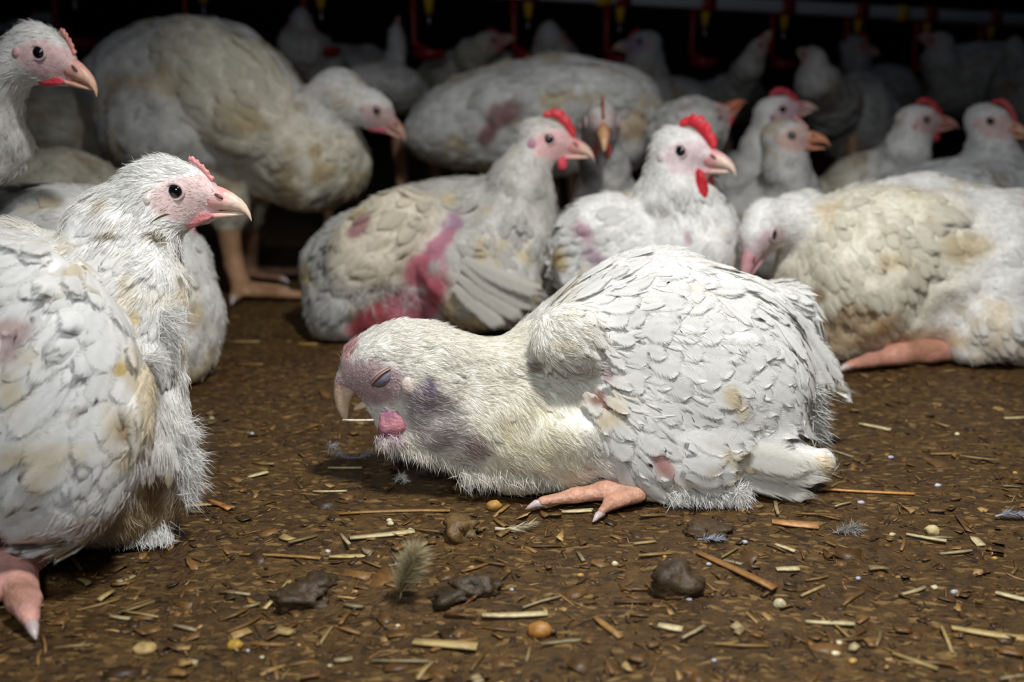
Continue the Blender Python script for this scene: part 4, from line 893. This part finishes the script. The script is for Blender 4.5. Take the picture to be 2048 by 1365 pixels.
b.E(1755, 400, 1.62, 128, 95, 0.09, k=0.03, col=CREAM*0.9); b.autolegs(1740, 1.62, top=0.1); b.build(fluffy=6000)
b = Bird('chicken', 'chicken at the right edge with dark red wattles, face turned toward the camera', 25, flow=170, col=lin((205, 206, 206)), dirt=0.1, nf=1800)
b.head(1981, 243, 1.42, yaw=-42, pitch=-6, sc=1.15, comb=0.35, combcol=DULLRED, wattle=0.55, watcol=lin((150, 46, 54)), lobe=0.3, face=lin((196, 172, 168)), beakbase=lin((190, 140, 118)), beakcol=lin((196, 148, 120)), neck=[(1985, 300, 1.44, 44), (1980, 360, 1.45, 80)])
b.E(1930, 440, 1.42, 262, 118, 0.11, ang=3, k=0.03); b.E(1860, 400, 1.34, 180, 60, 0.05, ang=8, flow=185, fl=0.05, fw=0.012, k=0.01); b.autolegs(1930, 1.42, top=0.1); b.build(fluffy=7000)

# ================================================================== birds further back, their dimness painted in with darker plumage colours
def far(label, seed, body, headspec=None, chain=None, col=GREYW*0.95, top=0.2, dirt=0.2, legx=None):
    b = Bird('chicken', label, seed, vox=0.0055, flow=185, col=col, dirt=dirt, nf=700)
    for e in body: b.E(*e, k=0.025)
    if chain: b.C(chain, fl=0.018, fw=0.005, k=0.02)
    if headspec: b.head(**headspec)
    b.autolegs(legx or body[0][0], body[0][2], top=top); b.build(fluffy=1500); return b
far('cream chicken coloured dim for the shade beneath the upper left head', 31, [(110, 275, 1.50, 150, 105, 0.10)], dict(px=60, py=330, Y=1.40, yaw=200, pitch=-30, sc=1.0, comb=0.1, wattle=0.1, neck=[(80, 290, 1.46, 60)]), col=CREAM*0.75, dirt=0.4, top=0.16)
far('low cream chicken coloured dim for shadow, sitting left of the standing bird', 32, [(130, 385, 1.22, 125, 80, 0.09)], dict(px=40, py=370, Y=1.2, yaw=190, pitch=-20, sc=1.0, comb=0.1, wattle=0.1, neck=[(70, 385, 1.2, 60)]), col=CREAM*0.75, top=0.05)
far('chicken head coloured dark for shade behind the upper left corner bird', 33, [(20, 150, 1.9, 130, 90, 0.10)], dict(px=70, py=50, Y=1.8, yaw=170, pitch=5, sc=1.1, comb=0.1, wattle=0.1, neck=[(60, 90, 1.84, 50)]), col=GREYW*0.55)
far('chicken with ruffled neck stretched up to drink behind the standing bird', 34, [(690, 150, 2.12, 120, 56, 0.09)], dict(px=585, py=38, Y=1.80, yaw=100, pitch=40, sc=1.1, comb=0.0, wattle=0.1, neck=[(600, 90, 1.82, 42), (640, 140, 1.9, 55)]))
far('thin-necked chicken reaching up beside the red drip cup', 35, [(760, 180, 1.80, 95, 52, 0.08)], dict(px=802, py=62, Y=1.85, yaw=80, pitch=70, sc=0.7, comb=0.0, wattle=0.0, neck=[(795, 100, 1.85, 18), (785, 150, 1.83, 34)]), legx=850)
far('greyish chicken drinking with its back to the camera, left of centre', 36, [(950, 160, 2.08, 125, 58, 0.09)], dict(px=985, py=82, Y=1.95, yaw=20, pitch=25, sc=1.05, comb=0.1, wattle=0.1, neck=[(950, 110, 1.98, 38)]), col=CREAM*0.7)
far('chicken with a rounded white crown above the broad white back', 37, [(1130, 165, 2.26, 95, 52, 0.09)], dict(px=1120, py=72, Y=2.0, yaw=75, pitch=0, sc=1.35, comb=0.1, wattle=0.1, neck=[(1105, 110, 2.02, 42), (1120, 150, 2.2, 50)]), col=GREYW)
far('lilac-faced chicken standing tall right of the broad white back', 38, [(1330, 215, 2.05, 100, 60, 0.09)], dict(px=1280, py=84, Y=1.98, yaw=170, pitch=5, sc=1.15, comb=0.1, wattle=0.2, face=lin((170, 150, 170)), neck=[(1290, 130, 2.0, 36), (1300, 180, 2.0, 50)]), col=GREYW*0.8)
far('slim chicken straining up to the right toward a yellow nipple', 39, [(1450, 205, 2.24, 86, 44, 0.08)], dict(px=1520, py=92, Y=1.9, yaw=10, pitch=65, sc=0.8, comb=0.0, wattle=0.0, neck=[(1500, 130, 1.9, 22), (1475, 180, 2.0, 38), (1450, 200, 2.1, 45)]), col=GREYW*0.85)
far('dim-coloured chicken with an upright neck behind the orange-beaked one', 40, [(1715, 240, 1.92, 82, 88, 0.08)], dict(px=1612, py=112, Y=1.75, yaw=110, pitch=30, sc=0.95, comb=0.0, wattle=0.0, neck=[(1630, 160, 1.75, 36), (1665, 215, 1.84, 55)]), col=GREYW*0.75)
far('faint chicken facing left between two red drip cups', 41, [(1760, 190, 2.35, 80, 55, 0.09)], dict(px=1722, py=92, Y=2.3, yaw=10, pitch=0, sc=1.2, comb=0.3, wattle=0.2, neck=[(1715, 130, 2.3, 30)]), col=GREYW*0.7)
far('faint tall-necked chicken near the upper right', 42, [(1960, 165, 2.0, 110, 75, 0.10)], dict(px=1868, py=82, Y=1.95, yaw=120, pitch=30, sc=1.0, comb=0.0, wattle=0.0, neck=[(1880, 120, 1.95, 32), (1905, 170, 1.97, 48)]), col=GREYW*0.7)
far('chicken coloured as if barely lit, cut by the right edge of the frame', 43, [(2050, 190, 1.8, 60, 90, 0.09)], dict(px=2045, py=95, Y=1.8, yaw=60, pitch=10, sc=1.0, comb=0.2, wattle=0.2, neck=[(2045, 140, 1.8, 40)]), col=GREYW*0.65)

# ================================================================== drinker line
M_PIPE = plain('white_pipe_plastic', (196, 198, 202), 0.4, noise=0.08, scale=12); M_RED = plain('red_drinker_plastic', (140, 18, 26), 0.4); M_YEL = plain('yellow_nipple_plastic', (214, 168, 24), 0.4); M_STEEL = plain('steel_pin', (200, 200, 205), 0.25, metal=1.0)
def drinker_line():
    d = np.array([0.92, 0.39, -0.012]); d = d/np.linalg.norm(d); sp = 0.20
    n3 = W(1240, 40, 2.08)
    root = bpy.data.objects.new('drinker_line', None); COL.objects.link(root); org = n3+d*0-np.array([0, 0, n3[2]]); root.location = org
    tag(root, 'white drinking water pipe with red drip cups and yellow nipples above the flock', 'drinker')
    A = n3+[0, 0, 0.042]; ends = (A-d*1.8, A+d*2.6)
    side = nrm(np.cross(d, [0, 0, 1])); up = np.cross(side, d)
    def prism(name, c0, c1, hw, hh, mat, parent=root):
        rings = [c+np.array([side*sx*hw+up*sz*hh for sx, sz in ((-1, -.7), (-.7, -1), (.7, -1), (1, -.7), (1, .7), (.7, 1), (-.7, 1), (-1, .7))]) for c in (c0, c1)]
        V, Q, T = loft(rings); return link(name, mesh_np(name, V-org, Q, T, smooth=False), mat, parent)
    def vtube(name, pts, rad, mat, parent=root, n=10):
        V, Q, T = tube_arrays(pts, rad, n); return link(name, mesh_np(name, V-org, Q, T), mat, parent)
    prism('pipe', *ends, 0.011, 0.013, M_PIPE)
    for i in range(-9, 12):
        c = A+d*sp*(i); 
        sd = prism('saddle', c-d*0.016, c+d*0.016, 0.016, 0.018, M_RED)
        nb = vtube('nipple', [c-[0, 0, .016], c-[0, 0, .024], c-[0, 0, .034], c-[0, 0, .046]], [.010, .010, .0075, .0065], M_YEL)
        vtube('pin', [c-[0, 0, .045], c-[0, 0, .060], c-[0, 0, .066]], [.0026, .0026, .004], M_STEEL, nb)
        ca = c-d*0.03
        vtube('cup_arm', [ca-[0, 0, .012], ca-[0, 0, .05], ca-[0, 0, .10], c-[0, 0, .115]], [.007, .006, .006, .008], M_RED)
        cc = c-np.array([0, 0, .118]); V, Q, T = tube_arrays([cc-[0, 0, .012], cc-[0, 0, .008], cc+[0, 0, .006], cc+[0, 0, .0061], cc-[0, 0, .004]], [.012, .026, .034, .031, .02], 16)
        link('drip_cup', mesh_np('drip_cup', V-org, Q, T), M_RED, root)
    for i in (-3.2, -0.2, 3.6):
        c = A+d*sp*i; prism('joint_clip', c-d*0.014, c+d*0.014, 0.014, 0.017, M_YEL)
drinker_line()

# ================================================================== litter
R_ = np.random.default_rng(99)
PALE = [lin(c) for c in ((196, 168, 108), (178, 142, 82), (150, 112, 58), (206, 186, 140), (126, 88, 42), (166, 122, 66))]
def strip(L, Wd, th, bend=0.0, twist=0.0, n=3, rng=R_):
    t = np.linspace(-0.5, 0.5, n+1); rings = []
    for u in t:
        c = np.array([u*L, bend*L*(u*u-0.12), 0.0]); a = twist*u
        y = np.array([0, math.cos(a), math.sin(a)]); z = np.array([0, -math.sin(a), math.cos(a)]); w = Wd*(1-0.25*abs(u)*rng.uniform(0, 2))
        rings.append(np.array([c-y*w/2-z*th/2, c+y*w/2-z*th/2, c+y*w/2+z*th/2, c-y*w/2+z*th/2]))
    return loft(rings)
def place(V, p, az, tilt, roll=0):
    M = Matrix.Rotation(az, 3, 'Z') @ Matrix.Rotation(tilt, 3, 'Y') @ Matrix.Rotation(roll, 3, 'X'); return V @ np.array(M).T+p
# uncounted fine litter in one piece
def fine_litter():
    Vs, Qs, Ts, Cs, o = [], [], [], [], 0
    tmpl = [strip(1, w, 0.06, b, tw, 2) for w, b, tw in ((0.10, 0.2, 0.3), (0.16, -0.3, 0.0), (0.06, 0.0, 0.6), (0.45, 0.1, 0.4), (0.7, 0.3, 0.2))]
    n = 16500
    y = 0.30+1.5*R_.random(n)**1.7; x = R_.uniform(-1, 1, n)*(0.62*y+0.12); z = floor_h(x, y)
    dark = [lin(c) for c in ((64, 44, 20), (84, 58, 26), (108, 76, 36), (126, 92, 48), (146, 108, 56), (172, 138, 84))]
    for i in range(n):
        V, Q, T = tmpl[R_.choice(5, p=(.3, .15, .25, .18, .12))]; L = float(np.clip(R_.lognormal(-5.35, 0.55), 0.0012, 0.022))
        P = place(V*np.array([L, L, min(L, 0.006)]), np.array([x[i], y[i], z[i]+0.0005]), R_.uniform(0, 6.28), R_.normal(0, 0.14), R_.normal(0, 0.3))
        Vs.append(P); Qs.append(Q+o); Ts.append(T+o); o += len(V); Cs.append(np.tile(dark[R_.choice(6, p=(.25, .24, .22, .15, .09, .05))]*R_.uniform(0.75, 1.15), (len(V), 1)))
    ob = link('fine_litter', mesh_np('fine_litter', np.concatenate(Vs), np.concatenate(Qs), np.concatenate(Ts), np.concatenate(Cs), smooth=False), M_STRAW)
    tag(ob, 'fine crumbs of straw and shavings trodden over the brown floor', 'litter', kind='stuff')
fine_litter()
def bit(name, label, cat, px, py, L, Wd, az, col, th=0.0012, bend=0.1, twist=0.2, tilt=0.0, group=None, n=4, lift=0.0008):
    p = G(px, py, -0.001); p[2] = float(floor_h(p[0], p[1]))+lift+th/2; V, Q, T = strip(L, Wd, th, bend, twist, n)
    V = place(V, np.zeros(3), math.radians(az), tilt); c = np.asarray(col)*(0.85+0.3*vnoise(V, 300, int(px) % 7))[:, None]
    o = link(name, mesh_np(name, V, Q, T, c, smooth=False), M_STRAW); o.location = p; tag(o, label, cat, group); return o
S = lin((186, 162, 106)); S2 = lin((156, 118, 64)); S3 = lin((204, 188, 142))
for L_ in [('straw', 'flat pale straw piece right of the slumped bird, near the sleeping bird\'s foot', 1750, 852, .027, .005, -38, S3), ('straw', 'long thin orange-brown straw beyond the slumped bird\'s wing tip', 1735, 990, .064, .003, -8, lin((196, 140, 76))), ('straw', 'short pale straw chip lying between the left bird and the drooping head', 516, 955, .016, .0042, 42, S3),
           ('straw', 'long brown straw lying below the drooping head', 790, 1028, .075, .003, 4, S2), ('straw', 'pale split straw below the brown dropping\'s left', 765, 1072, .042, .005, 14, S3), ('straw', 'thin dark-edged straw in the left foreground', 560, 1108, .052, .0025, -6, S2), ('straw', 'pale flat shaving left of the standing down feather', 700, 1106, .026, .004, 3, S),
           ('straw', 'cream straw under the toes of the slumped bird', 1155, 1023, .022, .0045, 8, S3), ('straw', 'thick brown twig slanting in the right foreground', 1470, 1150, .058, .0055, -52, lin((150, 106, 56))), ('straw', 'upright-lying blunt white stub at the right', 1955, 1082, .012, .006, 88, S3), ('straw', 'pale splinter crossing a kernel at the right', 1852, 1080, .024, .003, -25, S3),
           ('straw', 'tan straw in the bottom foreground centre', 890, 1290, .034, .006, -8, S), ('straw', 'slanting tan straw in the bottom middle', 1215, 1262, .024, .004, -60, S2), ('straw', 'small pale chip in the bottom middle', 1340, 1266, .013, .005, -20, S3), ('straw', 'broad brown curl of bark right of the down tufts', 1590, 1053, .030, .009, -14, lin((182, 132, 82))),
           ('straw', 'bright thin straw under the drooping beak', 660, 993, .024, .0016, 2, S3), ('straw', 'pale straw below the swollen wattle', 690, 940, .026, .0016, 0, S3), ('straw', 'thin straw shadowed beside the left bird', 370, 990, .032, .0026, 16, S2), ('straw', 'straw poking out from under the left bird', 390, 1015, .034, .0030, 12, S), ('straw', 'rusty straw tip leading away from the left bird', 440, 1015, .024, .004, -40, lin((186, 128, 70))),
           ('straw', 'pale streak of straw far back near the standing bird\'s toes', 490, 684, .034, .003, 2, S), ('straw', 'yellow chip on the floor by the pink-sided bird\'s tail', 615, 687, .022, .004, 2, lin((190, 150, 70))), ('straw', 'faint straw below the pale far streak', 500, 728, .028, .003, 0, S2), ('straw', 'forked straw at the lower left of the dark clump', 555, 1180, .034, .003, 78, S), ('straw', 'bent pale straw in the lower centre', 1030, 1233, .036, .004, 3, S3),
           ('straw', 'pale stub in the right middle foreground', 1575, 1146, .014, .0045, 4, S3), ('straw', 'short splinter right of the dark square clump', 1570, 1100, .014, .003, -45, S3), ('straw', 'thin straw at the bottom right foreground', 1660, 1245, .026, .003, -5, S3), ('straw', 'wide straw in the bottom right corner', 1985, 1265, .04, .005, -18, S), ('straw', 'long curved straw at the right edge', 2030, 1190, .02, .004, -35, S3), ('straw', 'feather-like pale curl at far right', 2030, 830, .02, .004, 8, S3)]:
    bit(L_[0], L_[1], 'straw', *L_[2:], bend=R_.uniform(-.12, .12))
for k in range(230):
    while True:
        py = R_.uniform(640, 1365); px = R_.uniform(0, 2048)
        if R_.random() < 0.35+0.65*(py-640)/700: break
    kind = R_.random()
    if kind < 0.7: bit('straw_fragment', 'small tan straw fragment lying flat in the litter', 'straw', px, py, R_.uniform(.009, .030), R_.uniform(.0012, .003), R_.normal(0, 45), PALE[R_.integers(6)]*R_.uniform(.35, .75), bend=R_.normal(0, .12), group='straw fragments in the litter', n=2, tilt=R_.normal(0, .06))
    else: bit('wood_shaving', 'small curled wood shaving flake in the litter', 'wood shaving', px, py, R_.uniform(.006, .014), R_.uniform(.003, .007), R_.uniform(0, 180), PALE[R_.integers(6)]*R_.uniform(.35, .8), bend=R_.normal(0, .3), twist=R_.normal(0, .9), group='wood shavings in the litter', n=3, lift=0.0012)
def lump(name, label, cat, px, py, r, col, mat, squash=0.6, seed=1, rough=0.35, nu=9, nv=14, group=None):
    p = G(px, py, 0.0); V, Q, T = ellip_arrays(np.zeros(3), np.eye(3), np.ones(3), nu, nv); V = V*(1+rough*((vnoise(V, 1.6, seed)-0.5)*1.6+(vnoise(V, 4.5, seed+1)-0.5)*0.8))[:, None]
    V = V*np.array([r, r*0.8, r*squash]); p[2] = float(floor_h(p[0], p[1]))+r*squash*0.55; c = np.asarray(col)*(0.7+0.6*vnoise(V, 1.2/r, seed+3))[:, None]
    o = link(name, mesh_np(name, V, Q, T, c), mat); p[2] -= r*squash*0.12; o.location = p; tag(o, label, cat, group); return o
DK = lin((70, 52, 28))
lump('dropping', 'glossy grey-brown dropping in front of the slumped bird\'s breast', 'dropping', 922, 1068, .0145, lin((104, 80, 44)), M_CLUMP, .55, 1, .7, 16, 24)
lump('dropping', 'dark dropping left of the upright down feather', 'dropping', 605, 1190, .0155, DK*0.8, M_CLUMP, .5, 2, .7, 16, 24); lump('dropping', 'smaller dark dropping just behind the left dark one', 'dropping', 625, 1158, .010, DK*0.8, M_CLUMP, .4, 3, .7, 14, 20)
lump('dropping', 'dark wet dropping right of the upright down feather', 'dropping', 905, 1196, .013, DK*0.8, M_CLUMP, .4, 4, .8, 14, 20); lump('dropping', 'dark dropping next to the down feather, further right', 'dropping', 955, 1180, .0135, DK*0.9, M_CLUMP, .4, 6, .8, 14, 20)
lump('dropping', 'square dark dropping right of centre in the foreground', 'dropping', 1355, 1185, .0135, DK*0.85, M_CLUMP, .8, 5, .6, 14, 20); lump('dropping', 'low dark crust beside the white feather bits under the wing', 'dropping', 1420, 1068, .013, DK, M_CLUMP, .3, 8, .8, 14, 20)
lump('grain', 'orange grain of feed by the slumped bird\'s breast feathers', 'grain', 988, 1014, .0055, lin((186, 138, 64)), M_STRAW, .7, 7, .15); lump('grain', 'orange grain under the drooped wing tip', 'grain', 1545, 993, .0062, lin((188, 136, 48)), M_STRAW, .6, 9, .2)
lump('grain', 'round tan pellet in the bottom foreground centre', 'grain', 1080, 1258, .0068, lin((160, 112, 52)), M_STRAW, .7, 10, .15); lump('grain', 'pale cracked kernel at the right', 'grain', 1864, 1062, .0048, lin((214, 196, 140)), M_STRAW, .8, 11, .25); lump('grain', 'round white crumb right of the dark square dropping', 'grain', 1560, 1206, .0036, lin((206, 196, 156)), M_STRAW, .9, 12, .15)
lump('grain', 'yellow pellet at the lower left', 'grain', 470, 1282, .0042, lin((198, 158, 60)), M_STRAW, .7, 13, .2); lump('grain', 'pale husk low at the left bottom', 'grain', 290, 1300, .006, lin((190, 160, 104)), M_STRAW, .5, 14, .2)
lump('wood_chip', 'square brown wood chip stuck at the edge of the slumped bird\'s breast', 'wood chip', 998, 972, .0085, lin((150, 112, 50)), M_STRAW, .75, 15, .5, 4, 4)
for k in range(46):
    px, py = R_.uniform(380, 2040), R_.uniform(830, 1360)
    lump('crumb', 'tiny pale crumb of feed scattered in the litter', 'crumb', px, py, R_.uniform(.0012, .0026), [lin((214, 200, 160)), lin((190, 150, 80)), lin((190, 190, 200))][k % 3], M_STRAW, .7, k+40, .3, 4, 6, group='pale crumbs in the litter')
def loose_feather(name, label, px, py, Y, pts, n, L, spread, col, shaft=0.0005):
    """a downy feather: a curved shaft with hair-fine barbs"""
    Y = G(*pts[0])[1]; P = np.array([W(x, y, Y) for x, y in pts]); t = np.linspace(0, 1, 14); seg = np.linspace(0, 1, len(P)); C3 = np.stack([np.interp(t, seg, P[:, k]) for k in range(3)], 1)
    C3[1:-1] = (C3[:-2]+2*C3[1:-1]+C3[2:])/4; org = np.array([C3[0, 0], C3[0, 1], float(floor_h(C3[0, 0], C3[0, 1]))]); C3[:, 2] = np.maximum(C3[:, 2], org[2]+0.001)
    root = bpy.data.objects.new(name, None); COL.objects.link(root); root.location = org; tag(root, label, 'feather')
    V, Q, T = tube_arrays(C3-org, np.linspace(shaft, shaft*0.4, 14), 5); link('shaft', mesh_np('shaft', V, Q, T, np.tile(col, (len(V), 1))), M_FLUFF, root)
    i = R_.uniform(0.15, 1, n); B = np.stack([np.interp(i, t, C3[:, k]) for k in range(3)], 1)-org; Tn = nrm(np.stack([np.interp(i, t, np.gradient(C3[:, k])) for k in range(3)], 1))
    D = nrm(Tn*0.7+nrm(R_.normal(size=(n, 3)))*spread)
    V, q, t3, C = hairs(B, D, np.tile([0, 0, 1.], (n, 1)), L*R_.uniform(.4, 1.1, n)*(1.15-0.6*np.abs(i-0.5)), 0.00022, np.tile(col, (n, 1)), R_, 0.1)
    V[:, 2] = np.maximum(V[:, 2], 0.001); o = link('barbs', mesh_np('barbs', V, q, t3, C), M_FLUFF, root); o['kind'] = 'stuff'
DF = lin((196, 184, 150))
loose_feather('down_feather', 'fluffy cream down feather standing upright in the foreground litter', 800, 1190, .553, [(800, 1200), (806, 1170), (818, 1140), (828, 1112)], 2200, .015, .55, DF)
loose_feather('down_feather', 'fine grey wisp of down curling below the drooping beak', 690, 905, .64, [(655, 915), (660, 885), (680, 915), (720, 918), (740, 905)], 260, .008, .8, lin((176, 176, 180)))
loose_feather('down_feather', 'tiny white down plume beneath the drooping head', 805, 960, .67, [(790, 966), (802, 950), (812, 962)], 160, .006, .9, WHITE)
loose_feather('down_feather', 'pale split feather quill near the slumped bird\'s claws', 1010, 1060, .615, [(990, 1058), (1015, 1060), (1040, 1056), (1065, 1048)], 120, .010, .35, lin((222, 210, 180)), .0014)
loose_feather('down_feather', 'greyish down smear in the right foreground', 1690, 1060, .60, [(1665, 1068), (1690, 1060), (1720, 1058)], 320, .009, .9, lin((170, 166, 160)))
loose_feather('down_feather', 'blue-grey feather at the far right edge', 2020, 1030, .63, [(1990, 1034), (2015, 1027), (2045, 1030)], 200, .007, .5, lin((176, 178, 190)), .001)
loose_feather('down_feather', 'small grey feather stuck below the drooped wing', 1420, 1085, .60, [(1395, 1088), (1420, 1084), (1445, 1078)], 160, .007, .7, lin((180, 184, 196)))
bit('white_splinter', 'thin white splinter held under the drooping beak against the wattle', 'splinter', 716, 880, .0215, .0016, 0, lin((235, 228, 205)))
o = bpy.data.objects['white_splinter']; o.location = W(716, 841, 0.652)
